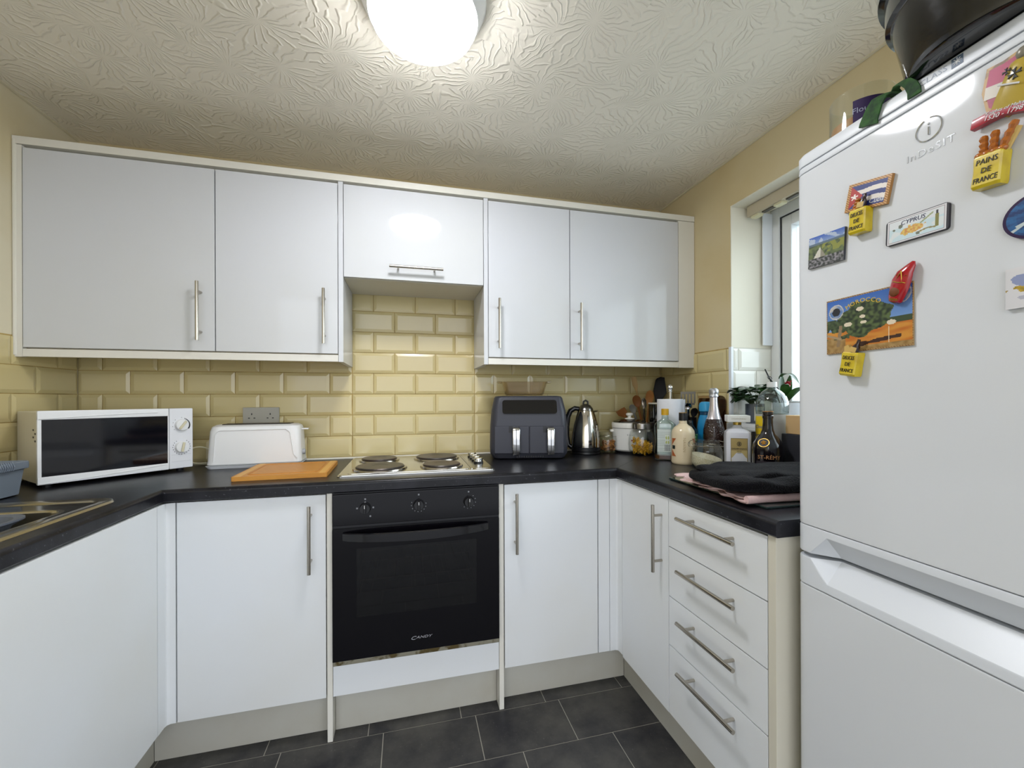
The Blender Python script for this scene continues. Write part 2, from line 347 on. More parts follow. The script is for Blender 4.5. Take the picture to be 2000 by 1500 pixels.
# window: upvc frame, casement and pane
upvc = mat('upvc', '#e2e4e4', .25)
win = struct(thing('window_1', '', '', (XW, (WY0+WY1)/2, WZ0))); del win['label']; del win['category']
def frame4(bm, x0, x1, y0, y1, z0, z1, w, bev=.004):
    box(bm, x0, x1, y0, y0+w, z0, z1, bev); box(bm, x0, x1, y1-w, y1, z0, z1, bev); box(bm, x0, x1, y0+w-.002, y1-w+.002, z0, z0+w, bev); box(bm, x0, x1, y0+w-.002, y1-w+.002, z1-w, z1, bev)
bm = BM(); frame4(bm, XW, XW+.06, WY0, WY1-.004, WZ0+.012, WZ1-.004, .045); part('window_frame', bm, upvc, win, world=True)
bm = BM(); box(bm, XW-.056, XW-.001, WY1-.0175, WY1-.0115, TZ+.012, WZ1-.02, .002); part('cover_strip', bm, mat('cover_strip', '#e6eaf0', .3), win, world=True)
for a, b in ((.9, WY1-.052), (WY0+.047, .895)):
    bm = BM(); frame4(bm, XW+.012, XW+.072, a, b, WZ0+.06, WZ1-.052, .05, .006); ca = part('casement', bm, upvc, win, world=True)
    bm = BM(); frame4(bm, XW+.009, XW+.012, a-.003, b+.003, WZ0+.057, WZ1-.049, .004, 0); part('gasket', bm, blackp, ca, world=True)
    bm = BM(); box(bm, XW+.04, XW+.044, a+.05, b-.05, WZ0+.11, WZ1-.102); part('pane', bm, thin_glass('window_glass', '#f2f8f8'), ca, world=True, smooth=False)
# blind headrail in the reveal
bl = thing('blind_headrail', 'cream vertical blind headrail under the top of the window reveal', 'blind', (1.53, .85, 2.02))
bm = BM(); box(bm, 1.505, 1.55, .12, 1.575, 2.022, WZ1-.005, .003); part('rail', bm, mat('blind_cream', '#b8ad94', .5), bl, world=True)
for k in range(12):
    y = 1.54-.12*k; bm = BM(); box(bm, 1.512, 1.542, y-.02, y+.02, 2.012, 2.023, .002); part('carrier', bm, mat('carrier_cream', '#cfc9a6', .4), bl, world=True)
for k in range(12):
    y = 1.48-.12*k; bm = BM(); box(bm, 1.518, 1.536, y-.03, y+.025, 2.017, 2.0225); part('track_slot', bm, mat('slot_dark', '#4a463c', .6), bl, world=True)

# ------------------------------------------------------------------ ceiling light
LX, LY = .045, 1.15
cl = thing('ceiling_light', 'round white flush ceiling light, switched on', 'light', (LX, LY, ZC))
bm = BM(); lathe(bm, [(0, -.0005), (.168, -.0005), (.17, -.012), (.160, -.035), (.146, -.062), (.144, -.062), (.140, -.064), (.1375, -.062), (.1375, -.05), (0, -.05)], seg=64); part('base', bm, whitep, cl)
bm = BM(); lathe(bm, [(0, -.0505), (.1370, -.0505), (.1370, -.080), (.134, -.0825), (0, -.0825)], seg=64)
part('diffuser', bm, mat('lamp_diffuser', '#ffffff', .4, emit=LAMP_C, es=LAMP_E), cl)

# ------------------------------------------------------------------ handles
def bar_handle(parent, p0, p1, out, name='handle'):
    """T-bar pull between p0 and p1 (world), `out` = vector from bar back to the door"""
    p0, p1, out = Vector(p0), Vector(p1), Vector(out); d = (p1-p0); bm = BM(); tube(bm, [p0, p1], .006, 14)
    for t in (.16, .84):
        q = p0+d*t; tube(bm, [q, q+out*.999], .0046, 10)
    return part(name, bm, steel, parent, world=True)
# ------------------------------------------------------------------ wall cabinets
WF = 1.84; WBK = YB-.0095
def cab(name, label, cat, x0, x1, z0, z1, group=None):
    t = thing(name, label, cat, ((x0+x1)/2, WBK, z0), group=group); return t
def wall_cab(label, x0, x1, hx, zb=1.385, zt=2.098, handle='v'):
    t = cab('wall_cabinet', label, 'cabinet', x0, x1, zb, zt, 'wall cabinets on the back wall')
    bm = BM(); box(bm, x0+.001, x1-.001, WF+.02, WBK, zb+.001, zt+.006); part('body', bm, cream_edge, t, world=True, smooth=False)
    bm = BM(); box(bm, x0+.0018, x1-.0018, WF, WF+.018, zb+.0025, zt-.0035, .0012); d = part('door', bm, gloss, t, world=True)
    if handle == 'v': bar_handle(d, (hx, WF-.035, 1.424), (hx, WF-.035, 1.648), (0, .035, 0))
    else: bar_handle(d, (-.075, WF-.035, 1.757), (.149, WF-.035, 1.757), (0, .035, 0))
    return t
wall_cab('wide white gloss wall cabinet at the far left, above the microwave', -1.322, -.726, -.773)
wall_cab('white gloss wall cabinet between the wide left one and the extractor', -.726, -.2800, -.331)
wall_cab('short white gloss cabinet above the cooker hood with horizontal handle', -.2600, .332, 0, zb=1.707, handle='h')
wall_cab('narrow white gloss wall cabinet just right of the hood, above the air fryer', .352, .747, .398)
wall_cab('wide white gloss wall cabinet at the right, nearest the window', .747, 1.338, .791)
def slab(name, label, cat, b, m, group=None, bev=.001):
    x0, x1, y0, y1, z0, z1 = b; bm = BM(); c = Vector(((x0+x1)/2, (y0+y1)/2, z0)); box(bm, x0-c.x, x1-c.x, y0-c.y, y1-c.y, 0, z1-z0, bev)
    o = part(name, bm, m); o.location = c; tag(o, label, cat, group); return o
slab('end_panel', 'white end panel left of the hood recess, full height of the wall cabinets', 'panel', (-.2795, -.2604, WF, WBK, 1.3535, 2.1035), gloss, 'end panels beside the hood')
slab('end_panel', 'white end panel right of the hood recess, full height of the wall cabinets', 'panel', (.3325, .3515, WF, WBK, 1.3535, 2.1035), gloss, 'end panels beside the hood')
slab('filler_panel', 'narrow cream filler strip between the far left wall cabinet and the left wall', 'panel', (XL+.001, -1.323, WF+.001, WF+.019, 1.3535, 2.1035), pelm)
slab('filler_panel', 'wide cream filler strip between the right wall cabinet and the right wall', 'panel', (1.339, XR-.002, WF+.001, WF+.019, 1.3535, 2.1035), pelm)
slab('cornice', 'long white cornice strip along the top of the wall cabinets', 'trim', (XL+.001, XR-.002, WF-.002, WBK, 2.105, 2.1325), pelm)
slab('light_pelmet', 'white pelmet strip under the left wall cabinets', 'trim', (-1.322, -.2805, WF+.001, WF+.019, 1.3545, 1.3825), pelm, 'pelmets under the wall cabinets')
slab('light_pelmet', 'white pelmet strip under the right wall cabinets', 'trim', (.3525, 1.338, WF+.001, WF+.019, 1.3545, 1.3825), pelm, 'pelmets under the wall cabinets')
# cooker hood
hd = thing('cooker_hood', 'grey built-in cooker hood in the recess under the short cabinet', 'hood', (.036, 2.0, 1.716))
hg = mat('hood_grey', '#8d8d88', .45)
bm = BM(); box(bm, -.259, .331, 1.868, WBK, 1.7165, 1.7375, .002); part('body', bm, hg, hd, world=True)   # sits under its cabinet
bm = BM(); box(bm, -.19, .265, 1.905, 2.10, 1.7135, 1.7165, .001); part('filter', bm, mat('hood_filter', '#7d7d76', .4, metal=.3), hd, world=True)
bm = BM(); box(bm, -.10, .17, 1.95, 2.02, 1.7105, 1.7135, .001); part('lamp_cover', bm, mat('hood_lamp_cover', '#b5a97e', .4), hd, world=True)
bm = BM(); box(bm, .285, .315, 1.90, 2.05, 1.7135, 1.7165, .001); cp = part('control_panel', bm, mat('hood_panel', '#a8a8a2', .4), hd, world=True)
bm = BM()
for k in range(4): box(bm, .29, .31, 1.912+.034*k, 1.936+.034*k, 1.7115, 1.7135, .001)
part('switch', bm, blackp, cp, world=True)

# ------------------------------------------------------------------ base units
BF = 1.559; ZT = .912; ZU = .872
def base_cab(label, x0, x1, hx):
    t = thing('base_cabinet', label, 'cabinet', ((x0+x1)/2, 1.85, .15), group='base cabinets')
    bm = BM(); box(bm, x0+.001, x1-.001, BF+.02, WBK, .155, ZU-.001); part('body', bm, cream_edge, t, world=True, smooth=False)
    bm = BM(); box(bm, x0+.002, x1-.002, BF, BF+.018, .157, .8665, .0015); d = part('door', bm, satin, t, world=True)
    bar_handle(d, (hx, BF-.035, .606), (hx, BF-.035, .836), (0, .035, 0)); return t
base_cab('white base cabinet left of the oven, door handle on its right edge', -.728, -.2785, -.3275)
base_cab('white base cabinet right of the oven, door handle on its left edge', .3575, .752, .4005)
slab('end_panel', 'white floor-length end panel on the left side of the oven', 'panel', (-.277, -.2595, BF, WBK, .0005, ZU-.0005), pelm, 'floor-length panels beside the oven')
slab('end_panel', 'white floor-length end panel on the right side of the oven', 'panel', (.3375, .3555, BF, WBK, .0005, ZU-.0005), pelm, 'floor-length panels beside the oven')
slab('filler_panel', 'narrow white strip between right base cabinet and the right corner post', 'panel', (.7535, .803, BF, BF+.018, .157, .8665), satin)
slab('filler_panel', 'low white panel directly under the oven', 'panel', (-.258, .336, BF, BF+.018, .157, .2625), satin)
slab('trim_strip', 'dirty aluminium strip between the oven door and the panel below it', 'trim', (-.258, .336, BF-.004, BF+.03, .2635, .281), mat('dirty_aluminium', '#9a9684', .45, metal=.5, mottle=(25, '#5f5230', .5, .6)), bev=.002)
def corner_post(label, pts, z0=.157):
    bm = BM(); cx = sum(p[0] for p in pts)/len(pts); cy = sum(p[1] for p in pts)/len(pts)
    prism(bm, [(a-cx, b-cy) for a, b in pts], 0, .8665-z0); o = part('corner_post', bm, satin); o.location = (cx, cy, z0); tag(o, label, 'panel'); return o
corner_post('white rounded corner post where the left run meets the back run', [(-.7295, BF), (-.7295, BF+.018), (-.773, BF+.018), (-.773, 1.512), (-.755, 1.512), (-.755, BF-.014), (-.752, BF-.005), (-.744, BF)])
corner_post('white rounded corner post beside the right-hand narrow cabinet', [(.8045, BF), (.8045, BF+.018), (.858, BF+.018), (.858, 1.522), (.84, 1.522), (.84, BF-.014), (.837, BF-.005), (.829, BF)])
# left run
lc = thing('base_cabinet', 'plain white base unit of the left run under the sink, no handle', 'cabinet', (-1.05, .9, .15), group='base cabinets')
bm = BM(); box(bm, XL+.012, -.775, .38, 1.56, .155, .70); part('body', bm, cream_edge, lc, world=True, smooth=False)
bm = BM(); box(bm, -.773, -.755, .86, 1.5105, .157, .8665, .0015); part('door', bm, satin, lc, world=True)
bm = BM(); box(bm, -.773, -.755, .25, .8575, .157, .8665, .0015); part('door', bm, satin, lc, world=True)
# right run
rc = thing('base_cabinet', 'narrow white base cabinet of the right run beside the drawers', 'cabinet', (1.1, 1.37, .15), group='base cabinets')
bm = BM(); box(bm, .86, XR-.012, 1.2135, 1.575, .155, ZU-.001); part('body', bm, cream_edge, rc, world=True, smooth=False)
bm = BM(); box(bm, .84, .858, 1.2135, 1.5205, .15, .8665, .0015); d = part('door', bm, satin, rc, world=True)
bar_handle(d, (.805, 1.25, .608), (.805, 1.25, .836), (.035, 0, 0))
dr = thing('drawer_unit', 'white four-drawer base unit next to the fridge', 'cabinet', (1.1, 1.016, .15))
bm = BM(); box(bm, .86, XR-.012, .8205, 1.2115, .155, ZU-.001); part('body', bm, cream_edge, dr, world=True, smooth=False)
zs = [.15, .380, .5415, .706, .8665]
for k in range(4):
    bm = BM(); box(bm, .84, .858, .8212, 1.2108, zs[k]+.0016, zs[k+1]-.0016, .001); q = part('drawer', bm, satin, dr, world=True)
    hz = (.341, .499, .659, .824)[k]; bar_handle(q, (.805, 1.124, hz), (.805, .892, hz), (.035, 0, 0))
slab('end_panel', 'cream end panel closing the drawer unit beside the fridge', 'panel', (.84, XR-.012, .796, .8185, .0005, ZU-.0005), cream_edge)
# plinths
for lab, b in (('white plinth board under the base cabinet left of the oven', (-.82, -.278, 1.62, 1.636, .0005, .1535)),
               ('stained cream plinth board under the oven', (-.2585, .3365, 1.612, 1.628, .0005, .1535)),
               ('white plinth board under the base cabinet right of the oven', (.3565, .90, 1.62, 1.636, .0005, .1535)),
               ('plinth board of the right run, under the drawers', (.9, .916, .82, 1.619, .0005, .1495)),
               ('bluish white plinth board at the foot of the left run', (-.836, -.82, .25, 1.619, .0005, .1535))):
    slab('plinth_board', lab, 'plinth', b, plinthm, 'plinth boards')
# worktops (mitred, rounded front edge)
def worktop(label, prof_axis, a0, a1, front, back, fcut=None):
    """postformed board; profile across (front -> back), swept from a0 to a1"""
    s = 1 if back > front else -1; R = .012; pr = []
    for k in range(6): t = PI/2*k/5; pr.append((front+s*(R-R*math.cos(t)), ZT-R+R*math.sin(t)))
    pr += [(back, ZT), (back, ZU), (front+s*.004, ZU), (front, ZU+.004)]
    bm = BM(); V = [[], []]
    for e in (0, 1):
        for p, z in pr:
            a = (a0, a1)[e] + ((fcut[e]*(abs(p-front))) if fcut else 0)
            V[e].append((a, p, z) if prof_axis == 'x' else (p, a, z))
    loft(bm, V); o = part('worktop', bm, wt_mat, angle=.5); tag(o, label, 'worktop', 'black worktops'); return o
worktop('back length of black laminate worktop, running behind the hob', 'x', -.7555, .8285, 1.544, WBK, (-1, 1))
wo = worktop('left length of black laminate worktop with the inset sink', 'y', .25, 1.5435, -.755, -.828, (0, 1))
bm = BM(); bm.from_mesh(wo.data); q = XL+.0095; HX0, HX1, HY0, HY1 = -1.185, -.828, .72, 1.365      # rest of the board, around the sink cut-out
for poly in ([(HX1, 1.6165), (HX1, HY1), (q, HY1), (q, 2.129)], [(HX1, HY0), (HX1, .25), (q, .25), (q, HY0)], [(HX0, HY1), (HX0, HY0), (q, HY0), (q, HY1)]): prism(bm, poly, ZU, ZT)
bmesh.ops.remove_doubles(bm, verts=bm.verts, dist=1e-5); bmesh.ops.recalc_face_normals(bm, faces=bm.faces); bm.to_mesh(wo.data); bm.free()
for p in wo.data.polygons: p.use_smooth = True
wo.data.set_sharp_from_angle(angle=.5)
worktop('right length of black laminate worktop, ending beside the fridge', 'y', .785, 1.5435, .829, XR-.0095, (0, 1))

# ------------------------------------------------------------------ oven
OF = 1.541
ov = thing('oven', 'black built-in electric oven with glass door, set between the base cabinets', 'oven', (.037, 1.8, .284))
dark_glass = thin_glass('oven_glass', '#86848c', density=.0)
blk = mat('oven_black', '#08070b', .12, coat=.0, spec=.35)
bm = BM(); box(bm, -.2575, .3355, BF+.001, 1.62, .757, ZU-.003); box(bm, -.2575, -.20, BF+.001, 1.99, .284, .757); box(bm, .27, .3355, BF+.001, 1.99, .284, .757)
box(bm, -.20, .27, BF+.001, 1.99, .284, .40); box(bm, -.20, .27, 1.90, 1.99, .40, .757); box(bm, -.20, .27, BF+.001, 1.90, .70, .757)
part('cavity', bm, mat('oven_enamel', '#17171b', .35), ov, world=True, smooth=False)
bm = BM(); box(bm, -.257, .334, OF, BF-.0005, .7575, .866, .002); cpn = part('control_panel', bm, blk, ov, world=True)
for kx in (-.148, .036, .218):
    bm = BM(); lathe(bm, [(0, 0), (.0195, 0), (.0195, .004), (.017, .016), (.0165, .018), (0, .018)], seg=32); box(bm, -.004, .004, -.016, .016, .018, .028, .002)
    M = Matrix.Translation((kx, OF-.0003, .816)) @ Matrix.Rotation(PI/2, 4, 'X'); bmesh.ops.transform(bm, matrix=M, verts=bm.verts)
    kb = part('knob', bm, blackp, cpn, world=True)
    bm = BM(); box(bm, kx-.0009, kx+.0009, OF-.0296, OF-.0284, .820, .831); part('pointer', bm, ink_white, kb, world=True, smooth=False)
bm = BM()
for kx, mk in ((-.148, [(0, .031), (-.027, .0), (.027, .0), (.017, -.03), (0, .019)]), (.036, [(.026*math.cos(math.radians(a)), .026*math.sin(math.radians(a))) for a in range(-200, 30, 26)]+[(0, .036)]),
               (.218, [(.026*math.cos(math.radians(a)), .026*math.sin(math.radians(a))) for a in range(-130, 60, 30)]+[(0, .036)])):
    for i, (dx, dz) in enumerate(mk):
        w = .0028 if (abs(dx) < .001 or (kx < 0 and i < 4)) else .0014
        box(bm, kx+dx-w, kx+dx+w, OF-.0008, OF, .816+dz-w, .816+dz+w)
part('dial_markings', bm, ink_grey, cpn, world=True, smooth=False)
bm = BM(); DZ0, DZ1 = .287, .744
for x0, x1, z0, z1 in ((-.257, -.178, DZ0, DZ1), (.248, .334, DZ0, DZ1), (-.178, .248, DZ0, .433), (-.178, .248, .674, DZ1)): box(bm, x0, x1, OF, BF-.003, z0, z1, 0)
od = part('door', bm, blk, ov, world=True, smooth=False, label='black glass oven door')
bm = BM(); box(bm, -.178, .248, OF+.001, OF+.005, .433, .674); part('pane', bm, dark_glass, od, world=True, smooth=False)
bm = BM(); rings = []
for k in range(25):
    t = k/24; x = -.222+t*.512; b = math.sin(PI*t); y = OF-.004-.036*b**.6; h = .013+.003*b
    rings.append([(x, y+dy, .722-.004*b+dz) for dy, dz in ((-.006, -h), (.002, -h-.002), (.006, h*.6), (-.001, h), (-.006, h*.8))])
loft(bm, rings); part('handle', bm, mat('oven_handle', '#141417', .15, coat=.3), od, world=True)
bm = text_bm('C', .026, .0003, shear=.3); 
for v in bm.verts: v.co = Vector((.014+v.co.x, OF-.0002-v.co.z, .333+v.co.y*.7))
b2 = text_bm('ANDY', .017, .0003, shear=.3)
for v in b2.verts: v.co = Vector((.052+v.co.x*1.15, OF-.0002-v.co.z, .334+v.co.y*.75))
merge(bm, b2); part('lettering', bm, mat('badge_silver', '#9a9aa0', .4), od, world=True, smooth=False, fixn=False)
rack_m = mat('rack_wire', '#c9b08c', .45, metal=.7)
bm = BM()
for zz, n in ((.50, 10), (.545, 14)):
    tube(bm, [(-.195, 1.585, zz), (.265, 1.585, zz)], .0022, 6); tube(bm, [(-.195, 1.885, zz), (.265, 1.885, zz)], .0022, 6)
    for i in range(n): x = -.18+i*.43/(n-1); tube(bm, [(x, 1.585, zz), (x, 1.885, zz)], .0013, 5)
part('rack', bm, rack_m, ov, world=True)

# ------------------------------------------------------------------ hob
hb = thing('hob', 'stainless steel four-plate electric hob set in the worktop above the oven', 'hob', (.045, 1.868, ZT))
hx0, hx1, hy0, hy1 = -.30, .295, -.243, .245
bm = BM(); prism(bm, rrect(hx0, hx1, hy0, hy1, .012), .0004, .003); prism(bm, rrect(hx0+.006, hx1-.006, hy0+.006, hy1-.006, .012), .003, .0055); part('frame', bm, steel_hob, hb, label='raised steel rim of the hob')
bm = BM(); prism(bm, rrect(hx0+.03, .195, hy0+.028, hy1-.028, .02), .0055, .0068); prism(bm, rrect(.21, hx1-.02, hy0+.028, hy1-.028, .015), .0055, .0064); part('top_plate', bm, steel_hob, hb)
bm = BM()
for a, b in (((.2025, hy0+.028), (.2025, hy1-.028)),): tube(bm, [(a[0], a[1], .0062), (b[0], b[1], .0062)], .0022, 8)
part('ridge', bm, steel_hob, hb)
iron = mat('cast_iron_plate', '#45403d', .38, metal=.5, mottle=(9, '#5a4b44', .45, .7)); ring_m = mat('plate_ring', '#a8a29a', .2, metal=1)
for px, py, pr in ((-.173, .118, .077), (.085, .118, .094), (-.155, -.115, .094), (.09, -.118, .077)):
    bm = BM(); lathe(bm, [(pr+.012, .0068), (pr+.010, .0125), (pr+.001, .0135), (pr-.002, .009), (0, .009)], px, py, 48); rg = part('plate_ring', bm, ring_m, hb)
    bm = BM(); lathe(bm, [(pr-.001, .0095), (pr, .016), (pr-.003, .0195), (.034, .0195), (.031, .0185), (.030, .0183), (0, .0183)], px, py, 48); part('hotplate', bm, iron, rg)
for k in range(4):
    kx, ky = .252, -.075+.062*k
    bm = BM(); lathe(bm, [(.021, .0064), (.021, .013), (.0195, .014), (0, .014)], kx, ky, 28); kn = part('knob', bm, blackp, hb)
    bm = BM(); lathe(bm, [(.0185, .014), (.0185, .019), (.020, .024), (.019, .028), (0, .0285)], kx, ky, 28); part('knob_cap', bm, chrome, kn, label='silver cap of the knob')

# ------------------------------------------------------------------ microwave
mw = thing('microwave', 'white microwave with dark door standing across the left corner of the worktop', 'microwave', (-1.152, 1.655, ZT), math.atan2(.311, .296))
MWW, MWH, MWD = .429, .240, .262
mside = mat('microwave_white', '#cfcabb', .3, mottle=(3, '#c6bfa8', .4, .8))
bm = BM(); box(bm, .006, MWW-.002, .016, MWD, .013, .013+MWH-.004, .004); part('body', bm, mside, mw)
for fx in (.03, MWW-.03):
    for fy in (.04, MWD-.03): bm = BM(); lathe(bm, [(0, 0), (.012, 0), (.013, .0132), (0, .0132)], fx, fy, 16); part('foot', bm, blackp, mw)
mb, mt = .013, .013+MWH
bm = BM(); DX = .348
box(bm, 0, DX, 0, .0155, mb, mb+.026, .003); box(bm, 0, DX, 0, .0155, mt-.030, mt, .003); box(bm, 0, .010, .001, .0155, mb+.02, mt-.02, .002); box(bm, DX-.004, DX, .001, .0155, mb+.02, mt-.02, .001)
dm = part('door', bm, whitep, mw)
bm = BM(); box(bm, .009, DX-.003, .002, .0145, mb+.025, mt-.029); part('pane', bm, mat('microwave_glass', '#0c0c12', .06, coat=.5), dm, smooth=False)
bm = BM(); tube(bm, [(.004+t*.0171*18*1.0, -.0008, mt-.027+.012*math.sin(t*PI*.5/1.0*.95)) for t in [k/16 for k in range(17)]], .0016, 6); part('moulding', bm, whitep, dm); bm = BM(); tube(bm, [(.004+t*.335, -.0008, mb+.004+.018*t**1.5) for t in [k/16 for k in range(17)]], .0012, 6)
part('moulding', bm, whitep, dm)
bm = BM(); box(bm, DX+.001, MWW, 0, .0155, mb, mt, .004); pn = part('control_panel', bm, mat('panel_white', '#d9dadd', .3), mw)
pcx = (DX+MWW)/2+.001
for kz, ang in ((mt-.067, 2.2), (mt-.155, 1.75)):
    bm = BM(); lathe(bm, [(0, 0), (.0235, 0), (.0235, .003), (.021, .0105), (0, .0115)], seg=36); 
    bmesh.ops.transform(bm, matrix=Matrix.Translation((pcx, -.0002, kz)) @ Matrix.Rotation(PI/2, 4, 'X'), verts=bm.verts); kn = part('dial', bm, whitep, pn)
    bm = BM(); box(bm, -.019, .019, -.017, -.0115, -.0045, .0045, .002); bmesh.ops.transform(bm, matrix=Matrix.Translation((pcx, 0, kz)) @ Matrix.Rotation(ang, 4, 'Y'), verts=bm.verts)
    part('dial_grip', bm, mat('dial_cream', '#c9c2a4', .35), kn)
bm = BM()
for a in range(0, 360, 18):
    if 60 < a < 120: continue
    t = math.radians(a); x, z = pcx+.0295*math.cos(t), mt-.155+.0295*math.sin(t); box(bm, x-.0009, x+.0009, -.0006, 0, z-.0016, z+.0016)
for a in range(-30, 75, 7):
    t = math.radians(a); x, z = pcx+.0275*math.cos(t), mt-.067+.0275*math.sin(t); w = .0006+.00002*(75-a); box(bm, x-w, x+w, -.0006, 0, z-.002, z+.002)
for a in (90, 135, 160, 190, 215): t = math.radians(a); x, z = pcx+.030*math.cos(t), mt-.067+.030*math.sin(t); box(bm, x-.001, x+.001, -.0006, 0, z-.001, z+.001)
part('dial_markings', bm, ink_dark, pn, smooth=False)
bm = BM(); box(bm, DX+.008, MWW-.008, -.0006, 0, mb+.028, mb+.0285); box(bm, DX+.008, MWW-.008, -.0006, 0, mb+.055, mb+.0555); part('button_outline', bm, mat('panel_groove', '#9fa0a2', .5), pn, smooth=False)
bm = BM()
for k in range(4): box(bm, .0052, .0062, .045+.02*(k % 2), .057+.02*(k % 2), .15+.012*k, .156+.012*k)
part('vent', bm, blackp, mw, smooth=False)

# ------------------------------------------------------------------ toaster with its crumb tray
to = thing('toaster', 'white long-slot toaster in front of the tiles beside the microwave', 'toaster', (-.635, 2.035, ZT), math.radians(3))
def sect(w, d, z, r=.03): return [(x, y, z) for x, y in rrect(-w/2, w/2, -d/2, d/2, r, 6)]
bm = BM(); loft(bm, [sect(.345, .135, .0125, .02), sect(.36, .15, .018, .03), sect(.355, .148, .03, .03), sect(.343, .138, .155, .035), sect(.333, .128, .172, .04), sect(.305, .105, .180, .035)])
part('body', bm, whitep, to)
bm = BM(); prism(bm, rrect(-.13, .13, -.04, .04, .008), .1795, .1825); part('slot_surround', bm, mat('toaster_slot', '#1c1715', .3, metal=.6), to)
bm = BM(); box(bm, -.12, .12, -.006, .006, .1825, .1845, .001); part('slot_bar', bm, steel, to)
bm = BM(); loft(bm, [sect(.345, .15, .0005, .02), sect(.365, .158, .0115, .025)]); part('crumb_tray', bm, mat('tray_grey_white', '#c8cbd0', .35), to)
bm = BM(); box(bm, .165, .198, -.014, .014, .152, .158, .002); part('lever', bm, whitep, to)
bm = BM(); t = BM(); lathe(t, [(0, 0), (.012, 0), (.012, .012), (.010, .016), (0, .016)], seg=20); merge(bm, t, Matrix.Translation((.172, -.025, .055)) @ Matrix.Rotation(PI/2, 4, 'Y')); part('browning_knob', bm, mat('knob_grey', '#9a9da0', .4), to)
bm = BM(); rings = []
fr = [(-.148, .03), (-.142, .145), (-.13, .158), (.118, .160), (.135, .145), (.150, .05), (.165, .033)]
tube(bm, [(x, -.0755+.045*(z-.03)*.9/1.0+.0, z) for x, z in fr], .0016, 6); part('moulding', bm, whitep, to)
bm = BM(); pts = []
for k in range(21):
    a = k/20*2*PI*.78+.3; pts.append((-.235+.045*math.cos(a), .03+.01*math.cos(a*1.3), .0475+.037*math.sin(a)))
tube(bm, [(-.17, .04, .03)]+pts+[(-.26, .05, .0065), (-.20, .062, .0065)], .003, 8); part('cord', bm, mat('cord_cream', '#cfc9a8', .4), to)
# socket plate on the tiles behind the toaster
so = thing('socket_plate', 'grey double wall socket on the tiles behind the toaster', 'socket', (-.655, YB-.0085, 1.12))
bm = BM(); box(bm, -.075, .075, -.009, .0, -.043, .043, .003); part('plate', bm, mat('socket_grey', '#aaa79c', .4), so)
for sx in (-.038, .038):
    bm = BM()
    for dx, dz, w, h in ((0, .012, .002, .004), (-.011, -.006, .0035, .002), (.011, -.006, .0035, .002)): box(bm, sx+dx-w, sx+dx+w, -.0095, -.0089, dz-h, dz+h)
    part('socket_hole', bm, ink_dark, so, smooth=False)

# ------------------------------------------------------------------ chopping board
cb = thing('chopping_board', 'bamboo chopping board lying on the worktop left of the hob', 'board', (-.452, 1.80, ZT), math.radians(2))
bamboo = mat('bamboo', '#b98442', .45, spec=.3)
nt = bamboo.node_tree; b_ = nt.nodes['Principled BSDF']; wv = nt.nodes.new('ShaderNodeTexWave'); wv.bands_direction = 'Y'; wv.inputs['Scale'].default_value = 22; wv.inputs['Distortion'].default_value = 2.5; wv.inputs['Detail'].default_value = 3; wv.inputs['Detail Scale'].default_value = 1.2
tcn = nt.nodes.new('ShaderNodeTexCoord'); mp_ = nt.nodes.new('ShaderNodeMapping'); mp_.inputs['Scale'].default_value = (.15, 1, 1); nt.links.new(tcn.outputs['Object'], mp_.inputs[0]); nt.links.new(mp_.outputs[0], wv.inputs[0])
mxn = nt.nodes.new('ShaderNodeMix'); mxn.data_type = 'RGBA'; mxn.inputs[6].default_value = (*lin('#cf9546'), 1); mxn.inputs[7].default_value = (*lin('#b0722d'), 1); nt.links.new(wv.outputs[0], mxn.inputs[0]); nt.links.new(mxn.outputs[2], b_.inputs['Base Color'])
bm = BM(); prism(bm, rrect(-.155, .155, -.155, .155, .004), .0005, .016); part('board', bm, bamboo, cb)
for q in (-.148, .126): bm = BM(); box(bm, q, q+.022, -.154, .154, .016, .0166); part('end_strip', bm, mat('bamboo_pale', '#d2a050', .45), cb, smooth=False)
bm = BM(); pr = rrect(-.115, .115, -.125, .125, .02, 5); tube(bm, [(x, y, .0155) for x, y in pr]+[(pr[0][0], pr[0][1], .0155)], .003, 8, cap=False); part('juice_groove', bm, mat('bamboo_dark', '#b67a34', .5), cb)

# ------------------------------------------------------------------ air fryer and dish on top
AF = thing('air_fryer', 'dark grey two-drawer air fryer with chrome handles on the worktop', 'air fryer', (.574, 1.977, ZT), -math.radians(12))
afm = mat('fryer_grey', '#33343c', .42, spec=.45); afd = mat('fryer_drawer', '#30313a', .38)
bm = BM(); S = lambda w, d0, d1, z, r=.035: [(x, y, z) for x, y in rrect(-w/2, w/2, d0, d1, r, 6)]
loft(bm, [S(.325, -.10, .115, .0005), S(.345, -.113, .12, .008), S(.366, -.121, .122, .03), S(.370, -.124, .122, .06), S(.366, -.122, .122, .16), S(.355, -.114, .118, .22), S(.33, -.095, .112, .278), S(.318, -.086, .106, .286), S(.29, -.07, .09, .288)])
for v in bm.verts: v.co.z *= 1.04 if v.co.z > .17 else 1
part('body', bm, afm, AF)
tilt = .306/.9
bm = BM(); prism(bm, rrect(-.128, .128, -.033, .033, .012), 0, .003)
M = Matrix.Translation((.003, -.1087, .2475)) @ Matrix.Rotation(PI/2-tilt*.9, 4, 'X'); bmesh.ops.transform(bm, matrix=M, verts=bm.verts); dsp = part('display', bm, blackgloss, AF)
